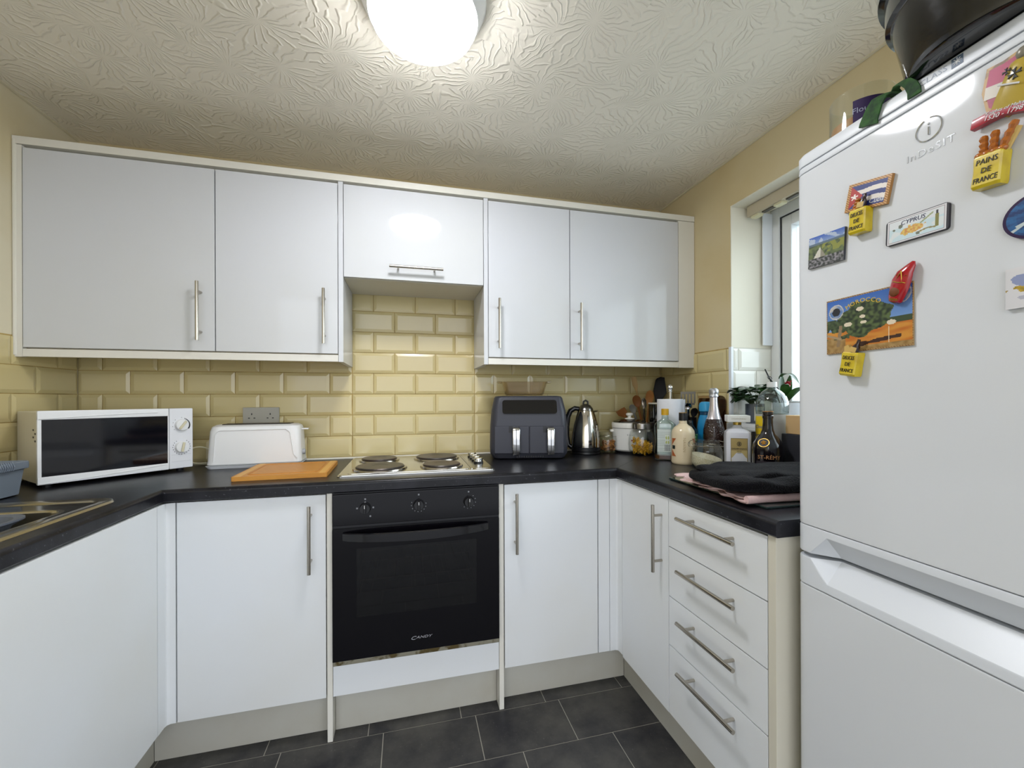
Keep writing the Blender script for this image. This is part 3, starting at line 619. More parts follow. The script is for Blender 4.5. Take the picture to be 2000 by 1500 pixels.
for sx in (-1, 1):
    bm = BM(); x0, x1 = (-.163, -.001) if sx < 0 else (.001, .163); box(bm, x0, x1, -.1285, -.10, .030, .158, .004); dwr = part('drawer', bm, afd, AF)
    hx = -.062 if sx < 0 else .098
    bm = BM(); box(bm, hx-.034, hx-.004, -.1290, -.1275, .128, .158, .002); part('recess', bm, blackp, dwr)
    bm = BM(); R = []
    for z, y0, y1, w in ((.022, -.131, -.1285, .013), (.028, -.152, -.1285, .016), (.05, -.160, -.150, .018), (.10, -.163, -.151, .018), (.14, -.160, -.148, .018), (.152, -.152, -.1285, .017), (.157, -.135, -.1285, .014)):
        R.append([(hx+.0+dx, y, z) for dx, y in ((-w, y0+.004), (-w+.004, y0), (w-.004, y0), (w, y0+.004), (w, y1), (-w, y1))])
    loft(bm, R); part('handle', bm, chrome, dwr, label='chrome pull handle', angle=.9)
    bm = BM(); box(bm, hx-.0015, hx+.0015, -.1640, -.158, .035, .145); part('handle_slot', bm, blackp, dwr)
bm = BM()
for k in range(12): box(bm, -.06+.011*k, -.054+.011*k, -.1195, -.117, .012, .018)
part('vent', bm, blackp, AF, smooth=False)
ds = thing('glass_dish', 'clear glass loaf dish with handles standing on the air fryer', 'dish', (.560, 1.985, ZT+.2998), -math.radians(12))
gm = thin_glass('pyrex', '#fbf5ea', density=.07)
def rr3(w, d, z, r): return [(x, y, z) for x, y in rrect(-w/2, w/2, -d/2, d/2, r, 6)]
bm = BM(); loft(bm, [rr3(.175, .07, .001, .02), rr3(.19, .085, .008, .025), rr3(.225, .11, .064, .03), rr3(.232, .116, .069, .03), rr3(.226, .11, .071, .03), rr3(.218, .104, .066, .028), rr3(.184, .08, .011, .022), rr3(.17, .066, .006, .018)]); part('bowl', bm, gm, ds)
for s in (-1, 1): bm = BM(); tube(bm, [(s*.112, -.03, .066), (s*.128, -.024, .068), (s*.132, 0, .069), (s*.128, .024, .068), (s*.112, .03, .066)], .005, 10); part('handle', bm, gm, ds)

# ------------------------------------------------------------------ kettle
ke = thing('kettle', 'polished steel kettle with black handle, right of the air fryer', 'kettle', (.897, 2.0, ZT), -math.radians(22))
bm = BM(); lathe(bm, [(0, 0), (.072, 0), (.075, .004), (.074, .014), (0, .014)], seg=40); part('base', bm, blackp, ke)
bm = BM(); lathe(bm, [(.070, .0145), (.0745, .018), (.0745, .036), (.070, .0365)], seg=40); part('band', bm, blackp, ke)
bm = BM(); lathe(bm, [(0, .0366), (.0735, .037), (.0735, .07), (.070, .11), (.063, .15), (.053, .19), (.045, .215), (.041, .223), (0, .224)], seg=48); bd = part('body', bm, mat('kettle_steel', '#c4bfb6', .1, metal=1), ke)
bm = BM(); lathe(bm, [(.040, .2241), (.037, .235), (.026, .25), (.014, .257), (0, .258)], seg=36); part('lid', bm, mat('kettle_lid', '#8f8d8a', .25, metal=1), ke)
bm = BM(); tube(bm, [(-.012, 0, .255), (-.010, 0, .270), (0, 0, .276), (.010, 0, .270), (.012, 0, .255)], .005, 10); part('lid_knob', bm, blackp, ke)
bm = BM(); loft(bm, [[(.036+.0*k, -.018, .21), (.066, -.004, .222), (.066, .004, .222), (.036, .018, .21), (.038, .0, .17)] for k in (0,)] + [[(.034, -.010, .222), (.060, -.003, .2235), (.060, .003, .2235), (.034, .010, .222), (.036, 0, .205)]]); part('spout', bm, MATS['kettle_steel'], ke)
bm = BM(); R = []
hp = [(-.034, .232, .012, .010), (-.055, .235, .013, .012), (-.078, .222, .014, .013), (-.092, .19, .014, .014), (-.098, .14, .014, .013), (-.098, .09, .013, .011), (-.090, .045, .012, .010), (-.070, .03, .012, .01)]
tube(bm, [(x, 0, z) for x, z, _, _ in hp], [w for _, _, w, _ in hp], 14); part('handle', bm, mat('kettle_handle', '#101012', .15, coat=.3), ke)

# ------------------------------------------------------------------ jars, pots and bottles
def jar_profile(r, h, neck, t=.0025, zsh=None):
    zsh = zsh or h*.82
    out = [(0, .001), (r*.86, .001), (r*.97, .006), (r, .018), (r, zsh*.85), (r*.96, zsh*.95), (neck, h*.93), (neck, h)]
    return out + [(neck-t, h), (neck-t, h*.93), (r*.96-t, zsh*.95), (r-t, zsh*.85), (r-t, .018), (r*.94-t, .010), (r*.8, .006), (0, .006)]
def kilner(t, r, h, wire=True, body_label=None):
    bm = BM(); lathe(bm, jar_profile(r, h*.84, r*.84), seg=40); part('jar_body', bm, glass, t)
    bm = BM(); lathe(bm, [(r*.86, h*.845), (r*.88, h*.86), (r*.88, h*.875), (r*.80, h*.88), (r*.80, h*.955), (r*.74, h*.985), (r*.5, h), (0, h)], seg=40); lathe(bm, [(r*.9, h*.80), (r*.92, h*.815), (r*.9, h*.83)], seg=40); part('lid', bm, glass, t)
    if wire:
        bm = BM()
        for s in (-1, 1):
            tube(bm, [(s*r*.9, 0, h*.74), (s*(r+.004), .003, h*.78), (s*(r+.010), .0, h*.86), (s*(r+.002), -.003, h*.92), (s*r*.8, 0, h*.95)], .0014, 8)
            tube(bm, [(s*(r+.006), -.012, h*.72), (s*(r+.011), -.004, h*.78), (s*(r+.011), .006, h*.82), (s*(r+.004), .012, h*.86)], .0014, 8)
        pts = [(r*.93*math.cos(a), r*.93*math.sin(a), h*.78) for a in [2*PI*k/40 for k in range(41)]]; tube(bm, pts, .0012, 8, cap=False)
        part('clip', bm, steel, t)
def chunks(n, R, z0, z1, size, fn=None, seed=1, slope=0):
    rnd = random.Random(seed); bm = BM()
    for _ in range(n):
        a, q = rnd.random()*2*PI, math.sqrt(rnd.random())*R; x, y = q*math.cos(a), q*math.sin(a); zt = z1+slope*x
        z = z0+rnd.random()*max(zt-z0, .002); M = Matrix.Rotation(rnd.random()*6, 4, 'X') @ Matrix.Rotation(rnd.random()*6, 4, 'Z')
        fn(bm, (x, y, z), M, size, rnd)
    return bm
t = thing('storage_jar', 'small clip-top glass jar of brown biscuits between kettle and slow cooker', 'jar', (1.022, 2.0, ZT), -.4)
kilner(t, .050, .112)
def biscuit(bm, c, M, s, r): sphere(bm, c, s, 1, .85, .45, 5, M)
o = part('biscuits', chunks(70, .034, .016, .062, .011, biscuit, 3), mat('biscuit', '#a86f32', .7, mottle=(60, '#6f4018', .45, .6)), t)
# slow cooker
t = thing('slow_cooker', 'white round slow cooker with dark lid under the wooden spoons', 'slow cooker', (1.142, 1.985, ZT), -.35)
bm = BM(); lathe(bm, [(0, 0), (.075, 0), (.078, .012), (.0, .012)], seg=40); part('base', bm, blackp, t)
bm = BM(); lathe(bm, [(0, .0125), (.080, .0125), (.086, .02), (.090, .125), (.0915, .128), (.088, .130), (0, .130)], seg=48); part('body', bm, mat('cooker_white', '#dcdcd8', .22), t)
bm = BM(); lathe(bm, [(.0865, .1305), (.0925, .133), (.0935, .15), (.092, .158), (.086, .160), (.0, .159)], seg=48); pt_ = part('pot_rim', bm, mat('pot_white', '#e0ded6', .15, coat=.3), t)
bm = BM(); lathe(bm, [(.085, .1602), (.083, .166), (.06, .173), (.03, .177), (0, .178)], seg=48); part('lid', bm, thin_glass('smoked_lid', '#6b655c', density=.1), t)
bm = BM(); lathe(bm, [(.026, .177), (.024, .181), (.010, .184), (.008, .192), (.017, .196), (.019, .202), (.015, .208), (0, .210)], seg=28); part('lid_knob', bm, MATS['pot_white'], t)
for s in (-1, 1): bm = BM(); box(bm, s*.085-.018, s*.085+.018, -.022, .022, .108, .122, .006); part('handle', bm, MATS['pot_white'], t)
text_round('8 hours', .012, .0885, -.1, .098, t, ink_grey); bm = label_round(.0882, -.08, .10, .066, .074); part('badge', bm, mat('red_badge', '#8c1c24', .4), t, fixn=True)
# pasta jar
t = thing('storage_jar', 'round glass jar of yellow pasta twists with a brushed steel lid', 'jar', (1.143, 1.868, ZT), -.5)
R = .067; pr = [(0, .001), (.045, .001), (.054, .006), (.065, .03), (.067, .055), (.065, .085), (.057, .115), (.047, .130), (.046, .135)]
bm = BM(); lathe(bm, pr+[(r-.0025 if r > .01 else r, z if z > .01 else z+.005) for r, z in reversed(pr)], seg=44); part('jar_body', bm, glass, t)
bm = BM(); lathe(bm, [(.0475, .132), (.049, .134), (.049, .158), (.047, .161), (0, .161)], seg=40); part('lid', bm, mat('lid_steel', '#8d8984', .25, metal=1), t)
def twist(bm, c, M, s, r):
    pts = [M @ Vector((s*.32*math.cos(k*1.5), s*.32*math.sin(k*1.5), (k-5)*s*.2)) for k in range(11)]; tube(bm, [Vector(c)+p for p in pts], s*.2, 5)
bm = chunks(60, .046, .016, .038, .012, twist, 5); merge(bm, chunks(70, .050, .035, .075, .012, twist, 6, slope=-.45)); part('pasta', bm, mat('pasta', '#d9a21c', .5), t)
# rice jar
t = thing('storage_jar', 'clip-top glass jar half full of white rice in front of the bottles', 'jar', (1.192, 1.458, ZT), -.75)
kilner(t, .060, .118)
def grain(bm, c, M, s, r): sphere(bm, c, s, 2.4, 1, 1, 3, M)
bm = BM(); pr = [(0, .007), (.048, .0075), (.0555, .018), (.0565, .03)]; rings = []
lathe(bm, pr, seg=36)
top = [(0.0565*math.cos(2*PI*i/36), .0565*math.sin(2*PI*i/36), .046-.25*.0565*math.cos(2*PI*i/36+.3)) for i in range(36)]
bmesh.ops.remove_doubles(bm, verts=bm.verts, dist=1e-6); rim = sorted([v for v in bm.verts if abs(v.co.z-.03) < 1e-5], key=lambda v: math.atan2(v.co.y, v.co.x) % (2*PI)); tv = [bm.verts.new(p) for p in top]
for i in range(36): bm.faces.new((rim[i], rim[(i+1) % 36], tv[(i+1) % 36], tv[i]))
cvt = bm.verts.new((0, 0, .047))
for i in range(36): bm.faces.new((tv[i], tv[(i+1) % 36], cvt))
part('rice', bm, mat('rice', '#f2e8d2', .7, bump=(420, .8, .003), mottle=(380, '#c9b88c', .45, .6)), t)

def bottle(name, label, loc, rz, prof, m, seg=40, inner=None, sx=1, sy=1, part_name='bottle_body'):
    t = thing(name, label, 'bottle', (*loc, ZT), rz); bm = BM(); lathe(bm, prof, seg=seg, sx=sx, sy=sy); part(part_name, bm, m, t); return t
# clear flask of spirit
FACE = lambda x, y: -math.atan2(x, y)
t = thing('bottle', 'flat clear glass spirit bottle with yellow cap, amber dregs at the bottom', 'bottle', (1.155, 1.690, ZT), FACE(1.155, 1.69))
def fl(w, d, z): return [(x, y, z) for x, y in rrect(-w/2, w/2, -d/2, d/2, min(w, d)*.45, 6)]
bm = BM(); outer = [fl(.082, .042, .0008), fl(.094, .052, .006), fl(.096, .054, .03), fl(.088, .050, .09), fl(.096, .054, .15), fl(.090, .050, .168), fl(.055, .042, .182), fl(.031, .031, .190), fl(.028, .028, .208)]
loft(bm, outer); part('bottle_body', bm, thin_glass('bottle_glass', '#e6f0ea', density=.05), t)
bm = BM(); loft(bm, [fl(.078, .038, .005), fl(.088, .047, .010), fl(.089, .048, .024)]); part('spirit', bm, mat('amber_spirit', '#8a4a10', .1, trans=.6, ior=1.36), t)
bm = BM(); lathe(bm, [(.0142, .2085), (.0165, .2085), (.0165, .235), (.0155, .2375), (0, .2375)], seg=28); part('cap', bm, mat('cap_yellow', '#c79a1e', .35), t)
def lblcol(u, v):
    if v > .05 and v < .32 and .5 < u < .9 and int(u*60) % 2: return lin('#55585a')
    if abs(u-.72) < .15 and .38 < v < .75: return lin('#a3ad5a') if math.sin(u*40)+math.sin(v*33) > .2 else lin('#c9d2c6')
    return lin('#c3ccc8') if math.sin(v*90) < .6 else lin('#a9b4b0')
picture('label', .058, .105, lblcol, t, y=-.0275, res=(40, 40), thick=.0006, z=.092, x=-.004, edge_col='#c3ccc8')
# cream liqueur
cream = mat('cream_bottle', '#d8c8a8', .25, coat=.2)
t = bottle('bottle', 'cream-coloured liqueur bottle with black cap and orange corner marks', (1.168, 1.578), FACE(1.168, 1.578)+.1,
    [(0, 0), (.043, 0), (.047, .004), (.0485, .012), (.0485, .128), (.046, .145), (.036, .160), (.022, .169), (.0165, .175), (.0160, .188), (0, .188)], cream)
bm = BM(); lathe(bm, [(.0162, .1885), (.0172, .1885), (.0172, .220), (.0165, .2215), (0, .2215)], seg=28); cpq = part('cap', bm, blackp, t)
bm = BM(); lathe(bm, [(.0170, .2216), (.0170, .2236), (0, .2240)], seg=28); part('cap_disc', bm, mat('cap_gold', '#a88444', .3, metal=.7), cpq)
om = mat('orange_print', '#a85a2c', .5)
for s in (-1, 1):
    for q in (0, 1):
        bm = BM(); P = [(0, 0), (1, 0), (1, 1)] if q else [(0, 1), (1, 0), (1, 1)]
        zb = .035 if q == 0 else .082; n = 8; r = .0487; V = []
        for k in range(n+1):
            u = k/n; w = u; a = s*(.72+.5*u); h = .030*u; base = zb+(.030-h if q else 0)
            V.append([((r+e)*math.sin(a), -(r+e)*math.cos(a), z) for e, z in ((0, base), (.0006, base), (.0006, base+h+.0005), (0, base+h+.0005))])
        loft(bm, V); part('corner_mark', bm, om, t)
    bm = label_round(.0487, s*1.0-.18, s*1.0+.18, .066, .082); part('leaf_mark', bm, mat('leaf_dark', '#1f2a24', .5), t)
bm = text_bm('NAVAN', .017, .0008)
for v in bm.verts:
    x, y = v.co.x, v.co.y; tt = (-y)/.0485-.0; v.co = Vector(((.0488+v.co.z)*math.sin(-tt*1.0), -(.0488+v.co.z)*math.cos(tt), .086-x*1.05))
part('lettering', bm, mat('cream_relief', '#b9a57f', .4), t, smooth=False, fixn=False)
# green-capped dark bottle behind cream liqueur
t = bottle('bottle', 'dark green bottle with a green neck label, mostly hidden behind the cream liqueur bottle', (1.245, 1.640), 0,
    [(0, 0), (.033, 0), (.036, .005), (.036, .115), (.030, .145), (.018, .165), (.015, .185), (0, .185)], mat('dark_bottle', '#0d120f', .1, coat=.3))
bm = label_round(.0362, -.1, 1.3, .095, .125); part('label', bm, mat('green_label', '#2f8a4a', .4, mottle=(90, '#a9d8a8', .5, .6)), t)
# sparkling wine
t = bottle('bottle', 'sparkling wine bottle with silver foil neck and dimpled dark glass', (1.289, 1.533), FACE(1.289, 1.533),
    [(0, .001), (.040, .001), (.043, .006), (.043, .12), (.0415, .15), (.034, .185), (.026, .205), (0, .206)], mat('dimpled_glass', '#2a1712', .14, coat=.5), seg=48)
vo = MATS['dimpled_glass'].node_tree; vt = vo.nodes.new('ShaderNodeTexVoronoi'); vt.inputs['Scale'].default_value = 160; vb = vo.nodes.new('ShaderNodeBump'); vb.inputs['Strength'].default_value = .8; vb.inputs['Distance'].default_value = .003
vc = vo.nodes.new('ShaderNodeTexCoord'); vo.links.new(vc.outputs['Object'], vt.inputs['Vector']); vo.links.new(vt.outputs['Distance'], vb.inputs['Height']); vo.links.new(vb.outputs[0], vo.nodes['Principled BSDF'].inputs['Normal'])
foil = mat('silver_foil', '#c9ccd4', .28, metal=.9, bump=(70, .5, .004))
bm = BM(); lathe(bm, [(.0305, .1955), (.0262, .2065), (.021, .23), (.0168, .255), (.0158, .285), (.0150, .29)], seg=36); part('foil_neck', bm, mat('foil_pinkish', '#d6d0d4', .25, metal=.85), t)
bm = BM(); lathe(bm, [(.0152, .2895), (.0195, .293), (.0185, .300), (.0175, .304), (.0195, .312), (.0190, .322), (.012, .329), (0, .330)], seg=24)
for v in bm.verts: q = noise.noise(v.co*130)*.0016; v.co.x += q; v.co.y -= q
part('foil_cap', bm, foil, t)
# blue flask
t = bottle('drink_flask', 'bright blue insulated drinking flask behind the sparkling wine bottle', (1.335, 1.640), 0,
    [(0, 0), (.033, 0), (.0365, .004), (.0365, .15), (.034, .175), (.028, .2), (.0258, .208), (0, .208)], mat('flask_blue', '#1583b8', .3, coat=.2))
bm = BM(); lathe(bm, [(.0255, .2085), (.0262, .2095), (.0262, .222), (.0250, .223)], seg=32); part('neck_ring', bm, mat('flask_band', '#0a3a58', .25), t)
bm = BM(); lathe(bm, [(.0253, .2235), (.0285, .226), (.0290, .252), (.026, .264), (.018, .269), (0, .270)], seg=32); part('cap', bm, mat('flask_cap', '#2a93c4', .28, coat=.2), t)
# square white liqueur bottle
t = thing('bottle', 'white square liqueur bottle with gold label and big square cap', 'bottle', (1.262, 1.372, ZT), -math.radians(34))
wl_ = mat('white_bottle', '#d8dae2', .22, coat=.3)
def sq(w, z, r=.012): return [(x, y, z) for x, y in rrect(-w/2, w/2, -w/2, w/2, r, 5)]
bm = BM(); loft(bm, [sq(.078, .0008), sq(.084, .005, .014), sq(.086, .03, .014), sq(.088, .14, .015), sq(.086, .152, .018), sq(.070, .161, .02), sq(.040, .168, .015), sq(.030, .174, .013), sq(.028, .180, .0125)]); part('bottle_body', bm, wl_, t)
bm = BM(); lathe(bm, [(.0143, .1802), (.0150, .181), (.0150, .192), (0, .192)], seg=24); part('neck_ring', bm, mat('neck_gold', '#b59a4a', .25, metal=.8), t)
bm = BM(); box(bm, -.040, .040, -.040, .040, .1922, .2190, .003); cpq = part('cap', bm, mat('cap_cream', '#dcdcd6', .3), t)
def am(u, v):
    if u < .03 or u > .97 or v < .02 or v > .98: return lin('#5e5330')
    if v < .42 and abs(u-.5) < .46 and v < .30+.16*math.cos((u-.5)*5): return lin('#d6d8dc')
    return lin('#a8935a') if v > .5 else lin('#c0ad74')
lb = picture('label', .058, .096, am, t, y=-.0435, res=(50, 60), thick=.0014, z=.083, edge_col='#a8935a')
text_flat('DISARONNO', .0088, 0, -.0452, .090, lb, ink_dark); text_flat('VELVET', .005, 0, -.0452, .080, lb, ink_dark); text_flat('LIQUEUR', .0035, 0, -.0452, .074, lb, ink_grey)
bm = BM(); tube(bm, [(.007*math.cos(a), -.0451, .109+.008*math.sin(a)) for a in [2*PI*k/20 for k in range(21)]], .0008, 6, cap=False); tube(bm, [(0, -.0451, .103), (0, -.0451, .115)], .0012, 6); tube(bm, [(-.003, -.0451, .104), (-.003, -.0451, .114)], .0007, 6); tube(bm, [(.003, -.0451, .104), (.003, -.0451, .114)], .0007, 6); part('emblem', bm, ink_dark, lb)
text_flat('DISARONNO', .0085, 0, -.0402, .2055, cpq, mat('cap_print', '#a9a794', .5))
bm = text_bm('DISARONNO', .0085, .0002)
for v in bm.verts: v.co = Vector((.0402+v.co.z, v.co.x, .2055+v.co.y))
part('lettering', bm, MATS['cap_print'], cpq, smooth=False, fixn=False)
# brandy
t = bottle('bottle', 'dark brandy bottle with round gold seal, standing behind the black towel', (1.262, 1.228), FACE(1.262, 1.228)+.12,
    [(0, 0), (.046, 0), (.050, .004), (.050, .105), (.047, .122), (.036, .140), (.024, .156), (.0185, .172), (.0165, .19), (.0160, .212), (0, .212)], mat('brandy_glass', '#0d070c', .08, coat=.6), seg=48)
bm = BM(); lathe(bm, [(.0162, .2122), (.0178, .2126), (.0178, .222), (.0160, .224), (.0172, .226), (.0172, .236), (0, .2362)], seg=30); cpq = part('cap', bm, mat('brandy_cap', '#1a1210', .2, coat=.3), t)
bm = BM(); lathe(bm, [(.0174, .2363), (.0174, .2385), (0, .239)], seg=30); part('cap_disc', bm, mat('cap_copper', '#b07c44', .3, metal=.7), cpq)
bm = label_round(.0502, -.9, .9, .006, .062, 20); lb = part('label', bm, mat('brandy_label', '#26222a', .45), t)
bm = text_bm('ST-RÉMY', .019, .0002)
for v in bm.verts: a = v.co.x/.0512-.05; v.co = Vector(((.0512+v.co.z)*math.sin(a), -(.0512+v.co.z)*math.cos(a), .076+v.co.y))
part('lettering', bm, mat('copper_ink', '#b98a5c', .4, metal=.4), t, smooth=False, fixn=False)
text_round('VSOP', .016, .0512, -.05, .041, lb, mat('red_ink', '#8c2430', .4)); text_round('BRANDY', .006, .0512, -.05, .056, lb, ink_grey)
bm = BM(); P = []
for k in range(32):
    a = 2*PI*k/32; P.append((.0185*math.cos(a), .0165*math.sin(a)))
def seal(bm, sc, off):
    n = Vector((-.38, -.80, .46)).normalized(); xa = Vector((0, 0, 1)).cross(n).normalized(); ya = n.cross(xa); c = Vector((-.017, -.0395, .1265))+n*off
    lo = [bm.verts.new(c+xa*p[0]*sc+ya*p[1]*sc-n*.003) for p in P]; hi = [bm.verts.new(c+xa*p[0]*sc+ya*p[1]*sc) for p in P]
    bm.faces.new(hi)
    for i in range(32): bm.faces.new((lo[i], lo[(i+1) % 32], hi[(i+1) % 32], hi[i]))
    return c, n, xa, ya
seal(bm, 1, .003); sl = part('seal', bm, gold, t)
bm = BM(); c, n, xa, ya = seal(bm, .88, .0034); part('seal_face', bm, ink_dark, sl)
bm = BM()
for k in range(5):
    a = 2*PI*k/5+.5; sphere(bm, c+xa*.0055*math.cos(a)+ya*.0055*math.sin(a)+n*.0002, .0035, 1, 1, .6, 6)
sphere(bm, c, .003, n=6); part('seal_flower', bm, mat('seal_gold', '#d0962e', .3, metal=.5), sl)
# big clear bottle
t = thing('bottle', 'large clear plastic drinks bottle with white cap and yellow label', 'bottle', (1.372, 1.316, ZT), FACE(1.372, 1.316))
pl = thin_glass('pet_plastic', '#dfe8e6', density=.06)
bm = BM(); lathe(bm, [(0, .004), (.04, .002), (.052, .008), (.055, .03), (.055, .23), (.0565, .245), (.055, .27), (.047, .295), (.032, .312), (.018, .322), (.0145, .326), (.0145, .332), (0, .332)], seg=48); part('bottle_body', bm, pl, t)
bm = BM(); lathe(bm, [(.0146, .3265), (.0175, .328), (.0175, .346), (.0165, .348), (0, .348)], seg=30); part('cap', bm, mat('bottle_cap_white', '#dcdedd', .35), t)
bm = label_round(.0556, -PI*.999, PI*.999, .09, .224, 48); lb = part('label', bm, mat('label_silver', '#9a9a96', .45, mottle=(8, '#b5b5b0', .4, .6)), t)
bm = label_round(.0563, -1.25, -.28, .10, .216, 16); yl = part('label_panel', bm, mat('label_yellow', '#e0c01a', .4), lb)
text_round('Cloud', .020, .0570, -.75, .175, yl, mat('blue_ink', '#24508f', .4)); text_round('lemonade', .022, .0570, -.55, .143, yl, mat('navy_ink', '#1c2f60', .4), shear=.2)
bm = BM()
for k in range(8): bb = label_round(.0563, .85, 1.2, .12+.009*k, .1215+.009*k, 5); merge(bm, bb)
part('nutrition_lines', bm, mat('yellow_lines', '#b9a23c', .5), lb)
# dark box and cream carton at the right of the bottles
slab('storage_box', 'dark grey box at the right end of the bottles, beside the fridge', 'box', (1.332, 1.425, 1.09, 1.238, ZT+.0005, 1.068), mat('box_dark', '#2e2f36', .5), bev=.003)
slab('carton', 'small cream carton lying on the dark grey box', 'box', (1.338, 1.42, 1.10, 1.225, 1.0685, 1.135), mat('carton_cream', '#c9a878', .6), bev=.002)
# steel tin under the sill
t = thing('canister', 'round steel canister against the wall below the window plants', 'canister', (1.380, 1.430, ZT))
bm = BM(); lathe(bm, [(0, 0), (.043, 0), (.045, .003), (.045, .150), (0, .150)], seg=40); part('canister_body', bm, mat('canister_steel', '#8c8a86', .22, metal=1), t)
bm = BM(); lathe(bm, [(.0462, .1502), (.0468, .152), (.0468, .160), (.045, .162), (0, .162)], seg=40); part('lid', bm, glass, t)
# paper towel
t = thing('kitchen_roll', 'white kitchen roll on a steel holder with a ball finial', 'kitchen roll', (1.235, 1.765, ZT))
bm = BM(); lathe(bm, [(0, 0), (.062, 0), (.064, .003), (.060, .008), (0, .009)], seg=40); part('base', bm, steel, t)
bm = BM(); lathe(bm, [(.010, .009), (.010, .318), (0, .318)], seg=20); part('pole', bm, steel, t)
bm = BM(); sphere(bm, (0, 0, .338), .0145, n=12); lathe(bm, [(.010, .3182), (.0115, .320), (.0115, .324), (.008, .326)], seg=20); part('finial', bm, chrome, t)
bm = BM(); lathe(bm, [(.020, .012), (.059, .010), (.0605, .012), (.0605, .280), (.059, .282), (.020, .280)], seg=48); part('paper', bm, mat('kitchen_paper', '#dfe2e8', .85, bump=(90, .5, .003)), t)
bm = BM(); R = []
for k in range(9):
    a = .55+k*.07; q = .061+.0008*k+.002*math.sin(k*2.2); R.append([(q*math.sin(a), -q*math.cos(a), .0115), ((q+.0008)*math.sin(a), -(q+.0008)*math.cos(a), .0115), ((q+.0008)*math.sin(a), -(q+.0008)*math.cos(a), .279-.003*math.sin(k)), (q*math.sin(a), -q*math.cos(a), .279-.003*math.sin(k))])
loft(bm, R); part('loose_sheet', bm, MATS['kitchen_paper'], t)
# smoky jug
t = thing('measuring_jug', 'tall smoky plastic jug with white rim behind the kitchen roll', 'jug', (1.283, 1.925, ZT))
bm = BM(); lathe(bm, [(0, .001), (.043, .001), (.046, .006), (.055, .255), (.053, .255), (.044, .009), (0, .007)], seg=40); part('jug_body', bm, thin_glass('smoky_plastic', '#6d625c', density=.12), t)
bm = BM(); lathe(bm, [(.0535, .2552), (.0565, .256), (.057, .262), (.0535, .263), (.0535, .2552)], seg=40); part('rim', bm, mat('rim_white', '#c9c4b8', .4), t)
# utensil crocks and utensils
crk = mat('crock_dark', '#1c1a1a', .4)
t = thing('utensil_pot', 'dark utensil pot of wooden spoons hidden behind the slow cooker', 'pot', (1.275, 2.062, ZT))
bm = BM(); lathe(bm, [(0, 0), (.042, 0), (.045, .004), (.047, .15), (.044, .15), (.042, .008), (0, .007)], seg=32); part('pot_body', bm, crk, t)
wood_a = mat('spoon_wood', '#9a6530', .55, mottle=(9, '#b98a50', .4, .6)); wood_b = mat('spoon_wood_dark', '#7a4a1e', .55); wood_c = mat('spoon_wood_pale', '#a98a58', .6); grey_s = mat('spoon_grey', '#77756c', .5)
UX, UY = 1.275, 2.062
def utensil(label, tip, foot, hw, hl, m, kind='spoon', name='wooden_spoon', cat='spoon', hm=None):
    """tip = world position of the head's end; foot = where the handle ends inside the pot"""
    tip, foot = Vector(tip), Vector(foot); d = (tip-foot).normalized(); L_ = (tip-foot).length
    view = Vector((.55, .83, 0)); xa = d.cross(view).normalized(); na = xa.cross(d).normalized()
    o = thing(name, label, cat, foot)
    bm = BM(); tube(bm, [d*0, d*(L_-hl*.9)], [.005, .006], 10); part('handle', bm, hm or m, o)
    bm = BM(); R = []; n = 12
    for k in range(n+1):
        u = k/n
        if kind == 'spoon': w = hw*math.sqrt(max(1-(2*u-1)**2, .015))*(1.0+.12*(u-.5))
        elif kind == 'flat': w = hw*(.25+.75*min(1, u*1.6))*(1 if u < .93 else .9)
        elif kind == 'paddle': w = hw*min(1, .35+1.5*u)*(1 if u < .8 else math.sqrt(max(.02, 1-((u-.8)/.2)**2*.85)))
        elif kind == 'square': w = hw*(.3+.7*min(1, u*2.2))
        else: w = hw
        c = d*(L_-hl+hl*u) + na*(.006*math.sin(PI*u) if kind == 'spoon' else 0); th = .0028
        R.append([c+xa*w*math.cos(a)+na*th*math.sin(a) for a in [2*PI*i/12 for i in range(12)]])
    if kind != 'slotted': loft(bm, R)
    else:
        x0 = L_-hl
        def P(px, pl, pn): return d*pl+xa*px+na*pn
        def blade(px0, px1, l0, l1, t_=.0022):
            vs = [bm.verts.new(P(a, b, c)) for c in (-t_, t_) for a, b in ((px0, l0), (px1, l0), (px1, l1), (px0, l1))]
            for f in ((3, 2, 1, 0), (4, 5, 6, 7), (0, 1, 5, 4), (1, 2, 6, 5), (2, 3, 7, 6), (3, 0, 4, 7)): bm.faces.new([vs[i] for i in f])
        blade(-hw*.55, hw*.55, x0, x0+hl*.2); blade(-hw*.9, hw*.9, x0+hl*.18, x0+hl*.3); blade(-hw, hw, x0+hl*.85, L_)
        for q in (-1, -.56, -.12, .32, .76): blade(hw*q, hw*(q+.24), x0+hl*.28, x0+hl*.87)
    part('head', bm, m, o); return o
fz = ZT+.014
utensil('long pale wooden spatula leaning furthest left at the back of the spoons', (1.193, 2.031, 1.315), (1.300, 2.05, fz), .014, .085, wood_c, 'square', 'wooden_spatula', 'spatula')
utensil('dark reddish wooden spoon in the middle of the spoon pot', (1.182, 1.992, 1.214), (1.288, 2.045, fz), .022, .07, wood_b)
utensil('orange-brown wooden spoon with a tall oval head right of the dark spoon', (1.248, 1.955, 1.241), (1.270, 2.05, fz), .021, .085, wood_a)
utensil('square-ended dark wooden spatula leaning low to the left', (1.092, 1.994, 1.138), (1.300, 2.065, fz), .026, .055, wood_b, 'square', 'wooden_spatula', 'spatula')
utensil('grey spoon leaning low between the wooden spoons', (1.155, 1.989, 1.165), (1.293, 2.075, fz), .017, .06, grey_s, 'spoon', 'spoon')
utensil('steel spoon with a narrow shiny bowl among the wooden spoons', (1.197, 1.937, 1.200), (1.265, 2.035, fz), .013, .065, steel, 'spoon', 'spoon')
